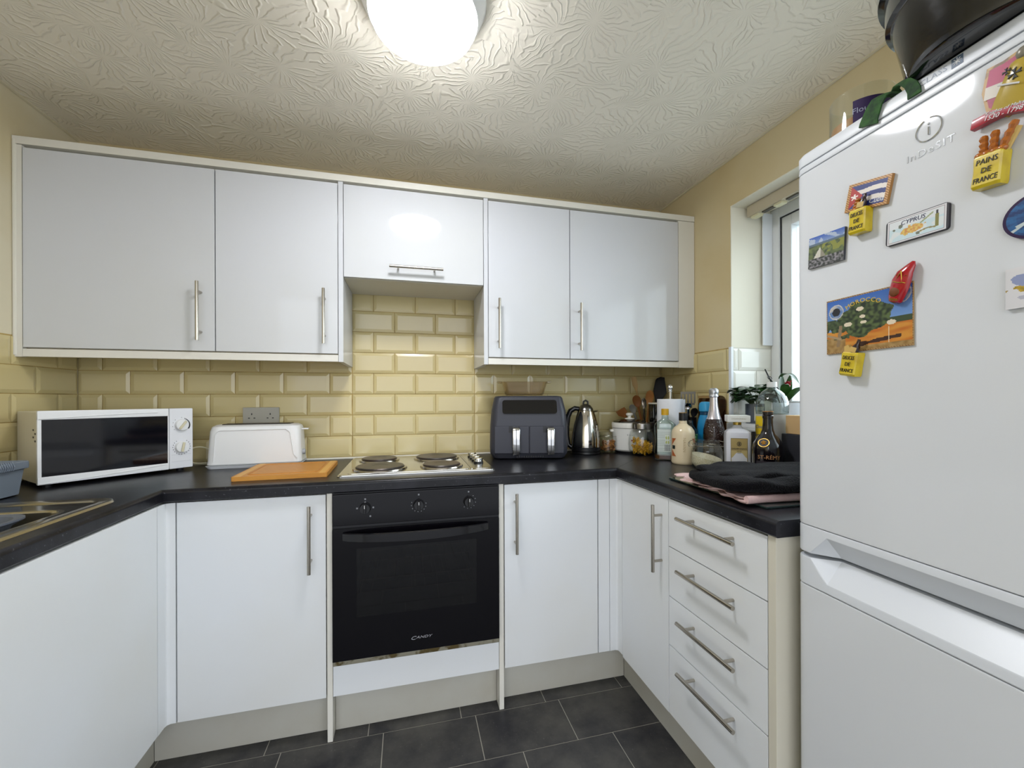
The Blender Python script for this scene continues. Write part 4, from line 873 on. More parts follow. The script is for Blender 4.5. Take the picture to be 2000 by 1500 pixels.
t = thing('utensil_pot', 'black perforated utensil pot right of the kitchen roll', 'pot', (1.358, 1.805, ZT))
bm = BM(); lathe(bm, [(0, 0), (.040, 0), (.043, .004), (.045, .19), (.042, .19), (.040, .008), (0, .007)], seg=32); part('pot_body', bm, crk, t)
utensil('large black turner with a rounded slotted head, tallest in the spoon pot', (1.423, 2.100, 1.318), (1.303, 2.062, fz), .037, .15, mat('nylon_black', '#141216', .45), 'paddle', 'turner', 'spatula', hm=blackp)
utensil('steel slotted turner leaning right out of the black utensil pot', (1.331, 1.759, 1.230), (1.352, 1.79, fz), .034, .08, mat('turner_steel', '#7b766a', .3, metal=1), 'slotted', 'turner', 'spatula')
utensil('steel ladle with a round shiny bowl, low in the black utensil pot', (1.290, 1.708, 1.175), (1.368, 1.79, fz), .016, .035, chrome, 'spoon', 'ladle', 'ladle')
utensil('black nylon spoon leaning in the black utensil pot', (1.325, 1.699, 1.151), (1.358, 1.82, fz), .016, .05, blackp, 'spoon', 'spoon')
# board leaning on the right wall
t = thing('glass_board', 'brown-tinted clear board leaning on the right wall behind the blue flask', 'board', (1.419, 1.70, ZT))
bm = BM(); 
prism(bm, rrect(-.088, .094, .001, .298, .03, 6), -.002, .003, 'x'); part('board', bm, thin_glass('tinted_board', '#b59a70', density=.06), t)
bm = BM(); prism(bm, rrect(.01, .094, .286, .297, .002, 2), -.004, -.0022, 'x'); part('wooden_edge', bm, wood_c, t)

# ------------------------------------------------------------------ towels and glass board by the fridge
t = slab('glass_worktop_saver', 'dark glass worktop saver lying under the towels next to the fridge', 'board', (.893, 1.27, .872, 1.285, ZT+.0006, ZT+.0066), mat('saver_glass', '#20302f', .08, coat=.4), bev=.002)
def cloth_sheet(bm, poly_fn, nu, nv, zfn, th):
    """poly_fn(u, v) -> (x, y); zfn(u, v) -> z; a sheet with thickness th"""
    T = [[bm.verts.new((*poly_fn(i/nu, j/nv), zfn(i/nu, j/nv)+th)) for i in range(nu+1)] for j in range(nv+1)]
    B = [[bm.verts.new((*poly_fn(i/nu, j/nv), zfn(i/nu, j/nv))) for i in range(nu+1)] for j in range(nv+1)]
    for j in range(nv):
        for i in range(nu):
            bm.faces.new((T[j][i], T[j][i+1], T[j+1][i+1], T[j+1][i])); bm.faces.new((B[j][i], B[j+1][i], B[j+1][i+1], B[j][i+1]))
    for i in range(nu): bm.faces.new((T[0][i], B[0][i], B[0][i+1], T[0][i+1])); bm.faces.new((T[nv][i], T[nv][i+1], B[nv][i+1], B[nv][i]))
    for j in range(nv): bm.faces.new((T[j][0], T[j+1][0], B[j+1][0], B[j][0])); bm.faces.new((T[j][nu], B[j][nu], B[j+1][nu], T[j+1][nu]))
tt = thing('tea_towel', 'folded pale pink tea towel with a red mark under the black towel', 'towel', (1.03, 1.02, ZT))
bm = BM(); base = ZT+.008
def lerp(a, b, t): return (a[0]+(b[0]-a[0])*t, a[1]+(b[1]-a[1])*t)
layers = [((.905, 1.175), (.862, .912), (1.225, .895), (1.23, 1.17), base, .0035), ((.900, 1.18), (.858, .905), (1.225, .890), (1.23, 1.17), base+.0045, .0035),
          ((.888, 1.185), (.868, .918), (1.225, .905), (1.23, 1.17), base+.009, .0035), ((.850, 1.165), (.875, 1.02), (1.225, .97), (1.23, 1.18), base+.0135, .0035), ((.880, 1.235), (.862, 1.10), (1.22, 1.05), (1.23, 1.19), base+.0170, .003)]
for li, (A, B, C, D, z, th) in enumerate(layers):
    def pf(u, v, A=A, B=B, C=C, D=D, li=li):
        p = lerp(lerp(A, D, u), lerp(B, C, u), v); n1 = .022*noise.noise(Vector((v*7+li*3, li*7, 0)))*(1-u)**5; return (p[0]+n1, p[1]+.004*noise.noise(Vector((u*8, li*5, 3))))
    def zf(u, v, z=z, li=li): return z + (.007*(1+noise.noise(Vector((u*7+li, v*6, li)))) * (1-u)**2 * min(1, 3*u+.2)*.8 if li > 1 else 0)
    cloth_sheet(bm, pf, 36, 24, zf, th)
# rolled front fold
rings = []
for k in range(25):
    u = k/24; x = .862+u*.36; y = .905-.015*u; r = .0105+.001*noise.noise(Vector((u*9, 0, 0)))
    rings.append([(x, y+r*math.cos(a)*.8+.002, base+.0105+r*math.sin(a)) for a in [2*PI*i/14 for i in range(14)]])
loft(bm, rings)
tw_pink = mat('pink_cloth', '#cdafac', .9, spec=.2, bump=(260, .5, .003))
part('cloth', bm, tw_pink, tt, world=True)
bm = BM()
for k in range(7):
    x = 1.035+.012*k; zz = base+.0125; tube(bm, [(x, .8905-.015*(x-.862)/.36+.0, base+.006+.003*(k % 2)), (x+.005, .8905-.0022, base+.0115), (x+.003, .893, base+.0185+.001*(k % 3))], .0012, 5)
part('red_print', bm, mat('red_print', '#9c2f3e', .9), tt, world=True)
bt = thing('folded_towel', 'thick black folded towel lying on the pink tea towel', 'towel', (1.06, 1.04, ZT))
tw_black = mat('black_terry', '#07060a', .95, spec=.15, sheen=.05, bump=(260, 1.0, .006))
def lump(bm, c, hx, hy, hz, rot, seed, sag=.0, nose=.0):
    t = BM(); bmesh.ops.create_cube(t, size=2); bmesh.ops.subdivide_edges(t, edges=t.edges[:], cuts=15, use_grid_fill=True)
    for v in t.verts:
        p = v.co.copy(); q = p.normalized(); s = 4.0
        n4 = (abs(p.x)**s+abs(p.y)**s+abs(p.z)**s)**(1/s); p = p/n4*1.0
        e = Vector((p.x, p.y, 0)).length
        zz = p.z*(1-.10*min(1, e**4)); x, y, z = p.x*hx, p.y*hy, zz*hz
        n = noise.noise(Vector((x*14+seed, y*14, z*10)))*.011 + noise.noise(Vector((x*38, y*38+seed, z*30)))*.0025
        z += n*(1 if p.z > -.5 else .0); x += noise.noise(Vector((y*22+seed, z*20, 1)))*.006; y += noise.noise(Vector((x*22+seed, z*20, 5)))*.006
        v.co = Vector((x, y, z))
    merge(bm, t, Matrix.Translation(c) @ Matrix.Rotation(rot, 4, 'Z'))
bm = BM(); tb = base+.0205
lump(bm, (1.034, 1.008, tb+.021), .208, .134, .021, math.radians(-8), 1); lump(bm, (1.052, 1.032, tb+.037), .192, .110, .015, math.radians(-7), 9)
lump(bm, (1.145, .922, tb+.021), .120, .052, .021, math.radians(-3), 21)
part('cloth', bm, tw_black, bt, world=True)

# ------------------------------------------------------------------ plants on the sill
leafm = mat('leaf_green', '#24451c', .32, coat=.15, mottle=(14, '#3c6a28', .4, .7)); leafd = mat('leaf_dark_green', '#1a3318', .35, coat=.15, mottle=(14, '#2c5222', .4, .7)); leafb = mat('leaf_bright', '#3f7a2a', .3, coat=.2)
def leaf(bm, base, tip, w, droop=.02, fold=.25, n=8):
    base, tip = Vector(base), Vector(tip); d = tip-base; L_ = d.length; dn = d.normalized(); side = dn.cross(Vector((0, 0, 1)))
    side = side.normalized() if side.length > .05 else Vector((1, 0, 0)); up = side.cross(dn); rows = []
    for k in range(n+1):
        u = k/n; c = base+d*u+Vector((0, 0, 1))*droop*4*u*(1-u)*.6; ww = w*(math.sin(PI*(u**.8))**.8 if 0 < u < 1 else .02)
        rows.append([c-side*ww+up*ww*fold, c, c+side*ww+up*ww*fold])
    T = [[bm.verts.new(p+up*.0004) for p in r] for r in rows]; B = [[bm.verts.new(p-up*.0004) for p in r] for r in rows]
    for a in range(n):
        for i in range(2): bm.faces.new((T[a][i], T[a][i+1], T[a+1][i+1], T[a+1][i])); bm.faces.new((B[a][i+1], B[a][i], B[a+1][i], B[a+1][i+1]))
        bm.faces.new((T[a][0], T[a+1][0], B[a+1][0], B[a][0])); bm.faces.new((T[a][2], B[a][2], B[a+1][2], T[a+1][2]))
SZ = WZ0+.0125
t = thing('potted_plant', 'bushy dark green plant in a grey glass pot with a cream label on the sill', 'plant', (1.487, 1.515, SZ))
bm = BM(); lathe(bm, [(0, 0), (.036, 0), (.038, .003), (.038, .085), (.035, .085), (.035, .008), (0, .007)], seg=36); pb = part('pot', bm, mat('pot_greyblue', '#4b515c', .15, coat=.3), t)
fa = FACE(1.487, 1.515); bm = label_round(.0383, fa-.25+.5-.3, fa+1.05, .012, .072, 12); 
lb = part('label', bm, mat('label_cream', '#c9c6b6', .6), pb); bm = text_bm('SWEET', .0085, .0002, spacing=1.2)
for v in bm.verts: a = v.co.x/.0392+fa+.45; v.co = Vector(((.0392+v.co.z)*math.sin(a), -(.0392+v.co.z)*math.cos(a), .054+v.co.y))
part('lettering', bm, ink_dark, lb, smooth=False, fixn=False)
bm = BM(); lathe(bm, [(0, .078), (.0345, .078), (.0345, .080), (0, .082)], seg=24); part('soil', bm, mat('soil', '#2a1c12', .9, bump=(120, 1, .004)), t)
rnd = random.Random(4); bm = BM(); stems = BM()
for k in range(46):
    a = rnd.random()*2*PI; q = .025+.060*rnd.random(); h = .10+.060*rnd.random(); c = Vector((q*math.cos(a)*.75-.018, q*math.sin(a), h)); b0 = Vector((.012*math.cos(a), .012*math.sin(a), .078))
    if c.y > .062: c.y = .062
    tube(stems, [b0, (b0+c)/2+Vector((0, 0, .012)), c], .0012, 5)
    for j in range(2):
        a2 = a+rnd.uniform(-1.1, 1.1); l = .034+.020*rnd.random(); tp = c+Vector((l*math.cos(a2), min(l*math.sin(a2), .072-c.y), rnd.uniform(-.022, .012))); leaf(bm, c, tp, .019+.005*rnd.random(), .008, .12)
for tx in ((-.085, -.02, .118), (-.10, .02, .095), (-.09, -.045, .10), (-.075, .03, .13)):
    leaf(bm, (-.045, tx[1]*.5, .12), tx, .012, .012, .2)
part('stems', stems, mat('stem_green', '#3a4a22', .6), t); part('leaves', bm, leafd, t)
t = thing('potted_orchid', 'orchid with long green leaves, a red bud and a dark support stick on the sill', 'plant', (1.535, 1.40, SZ))
bm = BM(); lathe(bm, [(0, 0), (.042, 0), (.052, .09), (.049, .09), (.040, .006), (0, .005)], seg=36); part('pot', bm, mat('pot_white_ceramic', '#c9ccd2', .2, coat=.3), t)
bm = BM(); lathe(bm, [(0, .078), (.047, .079), (0, .084)], seg=24); part('bark', bm, mat('bark', '#3a2616', .9, bump=(90, 1, .006)), t)
bm = BM()
for bx, tx, w in (((0, 0, .085), (-.035, .085, .150), .016), ((0, 0, .085), (.05, -.09, .17), .018), ((0, .01, .09), (-.07, -.06, .165), .017), ((0, 0, .09), (-.035, -.13, .148), .018), ((.0, .0, .085), (.055, .08, .13), .016)): leaf(bm, bx, tx, w, .035, .3, 10)
leaf(bm, (-.01, .03, .19), (-.03, -.085, .166), .0125, .05, .25, 10); leaf(bm, (-.01, .02, .12), (-.008, .018, .215), .016, 0, .3, 10); leaf(bm, (-.005, -.01, .11), (-.015, -.03, .205), .014, 0, .3, 10)
part('leaves', bm, leafm, t)
bm = BM(); tube(bm, [(-.01, .02, .08), (-.015, .05, .16), (-.02, .088, .236)], .0028, 8); tube(bm, [(-.0, .0, .08), (-.012, .03, .15), (-.018, .07, .20)], .0018, 8); part('support_stick', bm, mat('stick_dark', '#1b2018', .5), t)
bm = BM(); tube(bm, [(-.018+.010*math.cos(a), .066+.006*math.sin(a), .197+.008*math.sin(a)) for a in [2*PI*k/16 for k in range(17)]], .0014, 6, cap=False); part('clip', bm, blackp, t)
bm = BM()
for k in range(5): a = k*1.256; leaf(bm, (-.02, -.025, .155), (-.02+.016*math.cos(a), -.025+.016*math.sin(a), .167+.004*k), .009, .004, .4, 6)
sphere(bm, (-.02, -.025, .160), .008, n=8); part('flower', bm, mat('flower_red', '#a0182c', .4), t)

# ------------------------------------------------------------------ sink, washing-up bowl, caddy
sn = thing('sink', 'inset stainless steel sink in the left worktop, partly out of frame', 'sink', (-1.008, 1.04, ZT))
ss = mat('sink_steel', '#a79f8c', .2, metal=.9); ssd = mat('sink_bowl_steel', '#4a4843', .25, metal=.8)
def rl(x0, x1, y0, y1, z, r): return [(x, y, z) for x, y in rrect(x0, x1, y0, y1, r, 6)]
bm = BM(); o0 = (-.235, .205, -.40, .40)
def ring(i, z, r, dx=0): return rl(o0[0]+i, o0[1]-i, o0[2]+i, o0[3]-i, z, r)
loft(bm, [ring(0, .0005, .05), ring(.002, .006, .05), ring(.006, .0075, .048), ring(.026, .006, .036), ring(.034, .0022, .03)], caps=False)
part('rim', bm, ss, sn)
bm = BM(); bx = (-.155, .145, -.31, .29)
def br(i, z, r): return rl(bx[0]+i, bx[1]-i, bx[2]+i, bx[3]-i, z, r)
loft(bm, [br(-.012, .0022, .055), br(-.004, .0018, .052), br(0, -.004, .05), br(.012, -.12, .06), br(.05, -.13, .06)], caps=False)
f = [v for v in bm.verts if abs(v.co.z+.13) < 1e-5]; bmesh.ops.contextual_create(bm, geom=f); part('bowl', bm, ss, sn)
bm = BM(); A = ring(.0335, .0021, .030); B = br(-.0115, .0021, .055)
loft(bm, [A, B], caps=False); part('drainer_surface', bm, mat('sink_deck', '#6b675d', .18, metal=.9), sn, fixn=True)  # same stainless steel as the rim; dark reflections put into its base colour
wbm = mat('grey_plastic', '#5b616c', .4)
wb_ = thing('washing_up_bowl', 'grey plastic washing-up bowl sitting inside the sink', 'bowl', (-1.040, 1.055, ZT-.1265), 0)
bm = BM(); loft(bm, [rl(-.085, .085, -.19, .17, 0, .05), rl(-.095, .095, -.20, .18, .004, .05), rl(-.135, .135, -.235, .215, .118, .055), rl(-.15, .15, -.25, .232, .130, .06), rl(-.15, .15, -.25, .232, .134, .06), rl(-.134, .134, -.236, .218, .132, .053), rl(-.092, .092, -.195, .175, .008, .046), rl(-.08, .08, -.185, .165, .006, .04)])
part('bowl', bm, wbm, wb_)
cd = thing('sink_caddy', 'grey plastic tub with wavy rim beside the microwave at the left edge', 'tub', (-1.198, 1.521, ZT)); cd.scale = (1, .46, 1)
bm = BM(); R = []
def cr(w, d, z, r, wav=0):
    return [(x, y, z + wav*math.sin(y*110)*(1 if abs(y) < .07 and x > 0 else 0)) for x, y in [p for a, b in zip(rrect(-w/2, w/2, -d/2, d/2, r, 6), rrect(-w/2, w/2, -d/2, d/2, r, 6)[1:]+rrect(-w/2, w/2, -d/2, d/2, r, 6)[:1]) for p in [lerp(a, b, q/6) for q in range(6)]]]
loft(bm, [cr(.10, .26, .001, .02), cr(.112, .272, .004, .02), cr(.13, .292, .078, .02), cr(.134, .296, .080, .02), cr(.150, .314, .082, .026), cr(.153, .317, .088, .028), cr(.152, .316, .102, .028), cr(.146, .31, .104, .026), cr(.130, .292, .096, .022), cr(.112, .27, .01, .018)])
part('tub', bm, mat('grey_plastic_b', '#6f7883', .4), cd)
bm = BM()
for k in range(9): y = -.10+.015*k; tube(bm, [(.0745, y, .082), (.0785, y, .092), (.074, y, .105), (.060, y, .100)], .003, 8)
part('grip_ribs', bm, MATS['grey_plastic_b'], cd)
bm = BM()
for k in range(3): box(bm, .02+.014*k, .027+.014*k, .1400, .1450, .05, .056)
part('drain_hole', bm, blackp, cd, smooth=False)

# ------------------------------------------------------------------ fridge freezer (local x = along the doors towards the camera, y = into the body, z up)
FRZ = -PI/2-math.radians(2.9)
FC = Vector((.868, .770, 0))
fx_, fn_ = Vector((math.cos(FRZ), math.sin(FRZ), 0)), Vector((-math.sin(FRZ), math.cos(FRZ), 0))
def FP(s, z, d=0): return FC + fx_*s - fn_*d + Vector((0, 0, z))      # d = distance out from the door face
fw = mat('fridge_white', '#d3d6da', .5, spec=.25, coat=.5); fw2 = mat('fridge_trim', '#d6dae0', .3)
FWID = .55
fr = thing('fridge_freezer', 'tall white fridge freezer covered in souvenir magnets at the right', 'fridge', FC, FRZ)
bm = BM(); box(bm, .004, FWID-.004, .066, .55, .02, 1.72, .004); part('body', bm, fw, fr)
bm = BM(); prof = []
loft(bm, [[(x, y, z) for x, y in rrect(e, FWID-e, e, .552-e, .022, 6)] for e, z in ((.001, 1.7215), (0, 1.724), (0, 1.742), (.004, 1.748), (.02, 1.7495))]); lid = part('lid', bm, fw2, fr)
def fstations(): return [(0, .022), (.002, .0135), (.0065, .0065), (.0135, .002), (.022, 0)], [(FWID-.022, 0), (FWID-.0135, .002), (FWID-.0065, .0065), (FWID-.002, .0135), (FWID, .022)]
A_, B_ = fstations()
def door(z0f, z1f, lo_in=None, up_in=None, zb=None, zt=None):
    """door lofted along its width; z0f/z1f(s) = front edge heights, *_in(s) = (depth, z) of the inner lip"""
    ss_ = A_ + [(.037, 0), (.060, 0), (.077, 0), (FWID-.077, 0), (FWID-.060, 0), (FWID-.037, 0)] + B_; R = []
    for s, d in ss_:
        k = 0 if (s <= .037 or s >= FWID-.037) else (1 if .077 <= s <= FWID-.077 else .575)
        R.append((s, d, k))
    bm = BM(); rings = []
    for s, d, k in R:
        rings.append([(s, d+.001, z0f(k)+.001), (s, d, z0f(k)+.003), (s, d, z1f(k)-.003), (s, d+.001, z1f(k)), (s, max(d+.003, .036*k+.003), zt(k)), (s, .062, zt(k)), (s, .062, zb(k)), (s, max(d+.003, .036*k+.003), zb(k))])
    return loft(bm, rings)
bm = door(lambda k: .914, lambda k: 1.7035, zb=lambda k: .914, zt=lambda k: 1.7035); part('upper_door', bm, fw, fr, angle=.5)
bm = door(lambda k: 1.705, lambda k: 1.7185, zb=lambda k: 1.705, zt=lambda k: 1.7185); part('door_top_cap', bm, fw2, fr, angle=.5)
bm = door(lambda k: .852+.044*k, lambda k: .9132, zb=lambda k: .8525, zt=lambda k: .9132); part('upper_door_trim', bm, fw2, fr, angle=.35)
bm = door(lambda k: .06, lambda k: .7785, zb=lambda k: .06, zt=lambda k: .7785); part('lower_door', bm, fw, fr, angle=.5)
bm = door(lambda k: .7795, lambda k: .843-.043*k, zb=lambda k: .7795, zt=lambda k: .843+.003*k); part('lower_door_trim', bm, fw2, fr, angle=.35)
bm = BM(); box(bm, .006, FWID-.006, .0625, .0655, .845, .852); part('door_seal', bm, mat('seal_grey', '#77787a', .6), fr, smooth=False)
bm = BM(); box(bm, .01, FWID-.01, .07, .5, 0, .02); part('foot_plinth', bm, blackp, fr, smooth=False)
emb = mat('embossed_silver', '#c9ccd0', .12, metal=.9)
bm = BM(); tube(bm, [(.264+.0185*math.cos(a), -.0006, 1.652+.0185*math.sin(a)) for a in [PI*.62+2*PI*.92*k/36 for k in range(37)]], .0013, 8); tube(bm, [(.264, -.0006, 1.643), (.264, -.0006, 1.656)], .0014, 8); sphere(bm, (.264, -.0006, 1.661), .0018, n=6); part('badge', bm, emb, fr)
text_flat('InDeSIT', .017, .265, -.0001, 1.617, fr, emb, extrude=.0007, sx=1.15, spacing=1.1)
text_flat('i CLASS', .0125, .266, -.0001, 1.736, lid, mat('lid_print', '#8d97a5', .4), sx=1.15)
bm = BM(); box(bm, .295, .310, -.0006, .0, 1.7285, 1.7435); sf = part('symbol', bm, mat('lid_print_dark', '#56677c', .4), lid, smooth=False)
bm = BM()
for k in range(4): a = PI*k/4; tube(bm, [(.3025-.0058*math.cos(a), -.0008, 1.736-.0058*math.sin(a)), (.3025+.0058*math.cos(a), -.0008, 1.736+.0058*math.sin(a))], .0006, 5)
part('star', bm, ink_white, sf)

# ------------------------------------------------------------------ fridge magnets
def magnet(name, label, s, z, d=.0007, tilt=0, group='fridge magnets', cat='magnet'):
    t = thing(name, label, cat, FP(s, z, d), FRZ, group)
    t.rotation_mode = 'XYZ'
    if tilt:
        M = Matrix.Rotation(FRZ, 4, 'Z') @ Matrix.Rotation(-tilt, 4, 'Y'); t.rotation_euler = M.to_euler()
    return t
def nz(x, y, s=0): return noise.noise(Vector((x, y, s)))
def mixc(a, b, t): t = max(0, min(1, t)); return tuple(a[i]+(b[i]-a[i])*t for i in range(3))
t = magnet('picture_magnet', 'landscape magnet of a pale pyramid in green jungle under blue sky, nearest the window', .082, 1.514, tilt=math.radians(-3))
def pyr(u, v):
    c = mixc(lin('#3b4638'), lin('#6d7a4a'), .5+nz(u*9, v*9)*1.2)
    if v > .78: c = mixc(lin('#7c93bd'), lin('#3f62b4'), (v-.78)*5) if nz(u*5, v*9, 3) < .1 else lin('#a9b6c9')
    elif v > .70: c = lin('#5a6c7c')
    elif v > .42 and u > .40 and nz(u*7, v*7, 4) > -.15: c = lin('#85893f')
    if v < .30: c = mixc(lin('#2f3530'), lin('#8f8b90'), .35+nz(u*16, v*16, 2)*1.4)
    if .30 < v < .62 and abs(u-.33) < (.62-v)*.55: c = lin('#c9c6b9') if u < .36 else lin('#8f8a7a')
    return c
picture('print', .080, .066, pyr, t, thick=.005, res=(56, 44), edge_col='#3a3c44')
t = magnet('flag_magnet', 'blue and white striped flag magnet with red triangle and biscuit-like frame', .168, 1.588, tilt=math.radians(-12))
def cuba(u, v):
    uu, vv = (u-.08)/.84, (v-.1)/.8
    if uu < 0 or uu > 1 or vv < 0 or vv > 1: return lin('#8a5a20') if (int((u+v)*26) % 2) else lin('#c99a58')
    if uu < .38*(1-abs(vv-.5)*2):
        a = math.atan2(vv-.5, (uu-.13)*1.3); r = math.hypot(vv-.5, (uu-.13)*1.3); return lin('#e8e0d8') if r < .10+.05*math.cos(5*(a-PI/2)) else lin('#a8281f')
    w = vv+.035*math.sin(uu*6.5)
    return lin('#1f2f72') if int(max(0, min(.999, w))*5) % 2 == 0 else lin('#dcd4cc')
pc = picture('print', .080, .052, cuba, t, thick=.006, res=(90, 60), edge_col='#a8783c')
text_flat('Cuba', .013, .019, -.0061, -.014, pc, ink_white, shear=.3)
def bag(label, s, z, words, extra, tilt=0, sc=1):
    t = magnet('bag_magnet', label, s, z, tilt=tilt); ym = mat('bag_yellow', '#cdb51e', .28, coat=.4, mottle=(40, '#a98a18', .5, .75))
    bm = BM(); R = []
    for zz, w, d in ((-.024, .030, .017), (-.020, .032, .020), (.0, .031, .019), (.019, .032, .020), (.0225, .030, .018)):
        R.append([(x*sc, y, zz*sc) for x, y in [(-w/2, -.0005), (-w/2, -d+.002), (-w/2+.002, -d), (w/2-.002, -d), (w/2, -d+.002), (w/2, -.0005)]])
    loft(bm, R); b = part('bag', bm, ym, t)
    for i, wd in enumerate(words): text_flat(wd, .0105*sc, 0, -.0201, (.0115-.0125*i)*sc, b, ink_dark, sx=.60 if len(wd) > 6 else .68 if len(wd) > 5 else .85, shear=.1)
    am_ = mat('food_amber', '#a8601c', .25, coat=.4); cr_ = mat('food_cream', '#c9a860', .35, coat=.2); dk = mat('food_dark', '#2a1610', .2, coat=.4)
    if extra == 'bread':
        bm = BM()
        for (a, b2) in (((-.010, .020), (-.012, .052)), ((.0, .020), (.001, .054)), ((.008, .020), (.022, .058))):
            pts = [(a[0]+(b2[0]-a[0])*k/8, -.009-.001*(k % 2), a[1]+(b2[1]-a[1])*k/8) for k in range(9)]; tube(bm, pts, [.0042+.0012*(k % 2) for k in range(9)], 8)
        for x in (-.012, -.004, .005, .013): sphere(bm, (x, -.014, .024), .0065, 1, .8, .8, 7)
        part('loaves', bm, am_, t)
        bm = BM(); tube(bm, [(.014, -.006, .022), (.024, -.006, .050)], [.003, .0042], 8); part('cream_stick', bm, cr_, t)
    else:
        bm = BM()
        if extra == 'croissant':
            for k in range(4): sphere(bm, (-.009+.001*k, -.010, .024+.006*k), .0085-.001*k, 1, .8, .6, 7)
        else: prism(bm, [(-.015, .021), (.002, .021), (.004, .034), (-.004, .030), (-.010, .037), (-.017, .033)], -.014, -.006, 'y')
        part('pastry', bm, am_ if extra == 'croissant' else cr_, t)
        bm = BM(); tube(bm, [(.003, -.012, .02), (.006, -.012, .034), (.0075, -.012, .040), (.009, -.012, .048)], [.0065, .0062, .003, .0026], 10); bo = part('wine_bottle', bm, dk, t)
        bm = BM(); box(bm, -.001, .0115, -.0195, -.0185, .023, .033, .0003); bmesh.ops.rotate(bm, verts=bm.verts, cent=(.005, -.019, .028), matrix=Matrix.Rotation(.2, 3, 'Y')); part('bottle_label', bm, cr_, bo)
    return t
bag('yellow bag magnet reading DELICES DE FRANCE overlapping the striped flag magnet', .158, 1.541, ('DELICES', 'DE', 'FRANCE'), 'croissant', tilt=math.radians(-3))
bag('yellow bag magnet reading DELICES DE FRANCE tilted at the bottom of the big postcard magnet', .140, 1.266, ('DELICES', 'DE', 'FRANCE'), 'cheese', tilt=math.radians(-10))
bag('yellow bag magnet reading PAINS DE FRANCE with little loaves on top', .348, 1.537, ('PAINS', 'DE', 'FRANCE'), 'bread', tilt=math.radians(-5), sc=1.05)
t = magnet('plate_magnet', 'white licence-plate shaped magnet reading CYPRUS with a small island map', .247, 1.4955, d=.0007, tilt=math.radians(-2))
def cyp(u, v):
    ex, ez = min(u, 1-u)*.094, min(v, 1-v)*.044
    if abs(min(ex, ez)-.0022) < .0005: return lin('#9a8f94')
    if min(ex, ez) < .0022: return lin('#d6d6d8')
    c = lin('#c2d6dc') if nz(u*6, v*4, 2) > -.1 else lin('#d4dadb')
    if v > .62: c = lin('#d6dadd')
    x, y = u-.45, v-.42; rot = .12; x, y = x+y*rot, y-x*.25
    if (x/.20)**2+(y/.17)**2 < 1+nz(u*14, v*10)*.9: c = mixc(lin('#c98a4c'), lin('#d6bd62'), .5+nz(u*22, v*18, 7)*1.6)
    if .58 < u < .80 and abs(v-(.55+(u-.58)*1.3)) < .035: c = lin('#97a074')
    if abs(u-.86) < .028 and .22 < v < .72: c = lin('#7d7a3c')
    if abs(u-.855) < .018 and .72 < v < .86: c = lin('#2b2a2a')
    if .58 < u < .84 and abs(v-(.24+.02*math.sin(u*20))) < .03: c = lin('#8d8458')
    if math.hypot((u-.24)*2, v-.66) < .08 or math.hypot((u-.12)*2, v-.58) < .05 or math.hypot((u-.55)*2, v-.18) < .07: c = lin('#6d7262')
    return c
bm = BM(); prism(bm, rrect(-.047, .047, -.022, .022, .005, 4), -.0046, 0, 'y'); part('backing', bm, mat('magnet_dark', '#26242c', .5), t)
pc = picture('print', .088, .0415, cyp, t, y=-.0046, thick=.0006, res=(88, 42), edge_col='#d8d8dc'); text_flat('CYPRUS', .0105, -.004, -.0053, .0115, pc, mat('plate_ink', '#2b3050', .5), shear=.15)
t = magnet('postcard_magnet', 'large postcard magnet reading MOROCCO with goats standing in a tree', .162, 1.346, d=.0007)
goats = [(.43, .74, .045), (.46, .60, .035), (.47, .50, .035), (.28, .50, .05), (.78, .42, .05)]
def mor(u, v):
    if min(u, 1-u) < .012 or min(v, 1-v) < .018: return lin('#7d5a34') if int((u*1.4+v)*50) % 2 else lin('#a98a5c')
    c = mixc(lin('#6f93c4'), lin('#1f57ac'), v*1.6-.7)
    if v < .40: c = mixc(lin('#b5641c'), lin('#c98a34'), .5+nz(u*5, v*14)*1.2)
    if v < .10 or (u < .25 and v < .28): c = mixc(lin('#a98a58'), lin('#8a6a38'), .5+nz(u*20, v*16))
    if .40 <= v < .50 and u > .62: c = lin('#38472c')
    d = ((u-.45)/.36)**2+((v-.55)/.30)**2
    if d < 1+nz(u*6, v*5, 3)*1.0: c = mixc(lin('#1e2a1c'), lin('#56663a'), .45+nz(u*22, v*18, 5)*1.5)
    if u < .30 and .25 < v < .62 and nz(u*7, v*7, 8) > -.12: c = mixc(lin('#26331f'), lin('#4c5c3a'), .5+nz(u*24, v*20))
    if abs(u-(.16+.10*(v-.2))) < .022 and .12 < v < .5: c = lin('#8a7458')
    if abs(v-(.34-.5*(u-.02))) < .022 and u < .2: c = lin('#a08a6a')
    if .42 < u < .88 and abs(v-(.12+.15*(u-.42))) < .030+.02*nz(u*12, 0, 1): c = lin('#3c2216')
    if abs(u-.755) < .007 and .10 < v < .36: c = lin('#d9c9a8')
    for gx, gy, r in goats:
        if ((u-gx)/r)**2+((v-gy)/(r*.8))**2 < 1: c = lin('#d9ccb4')
    for gx, gy, r in ((.13, .76, .095), (.87, .86, .115)):
        q = math.hypot((u-gx), (v-gy)*.70)
        if q < r: c = lin('#c9c4bc') if q > r*.9 else (mixc(lin('#5f7fb0'), lin('#b9b4aa'), .5+nz(u*12, v*9, gx)*2) if gx > .5 or q > r*.55 else lin('#23242a'))
    return c
pc = picture('print', .160, .112, mor, t, thick=.0025, res=(120, 84), edge_col='#a08458')
ym2 = mat('postcard_yellow', '#d6b43c', .4); bm = BM()
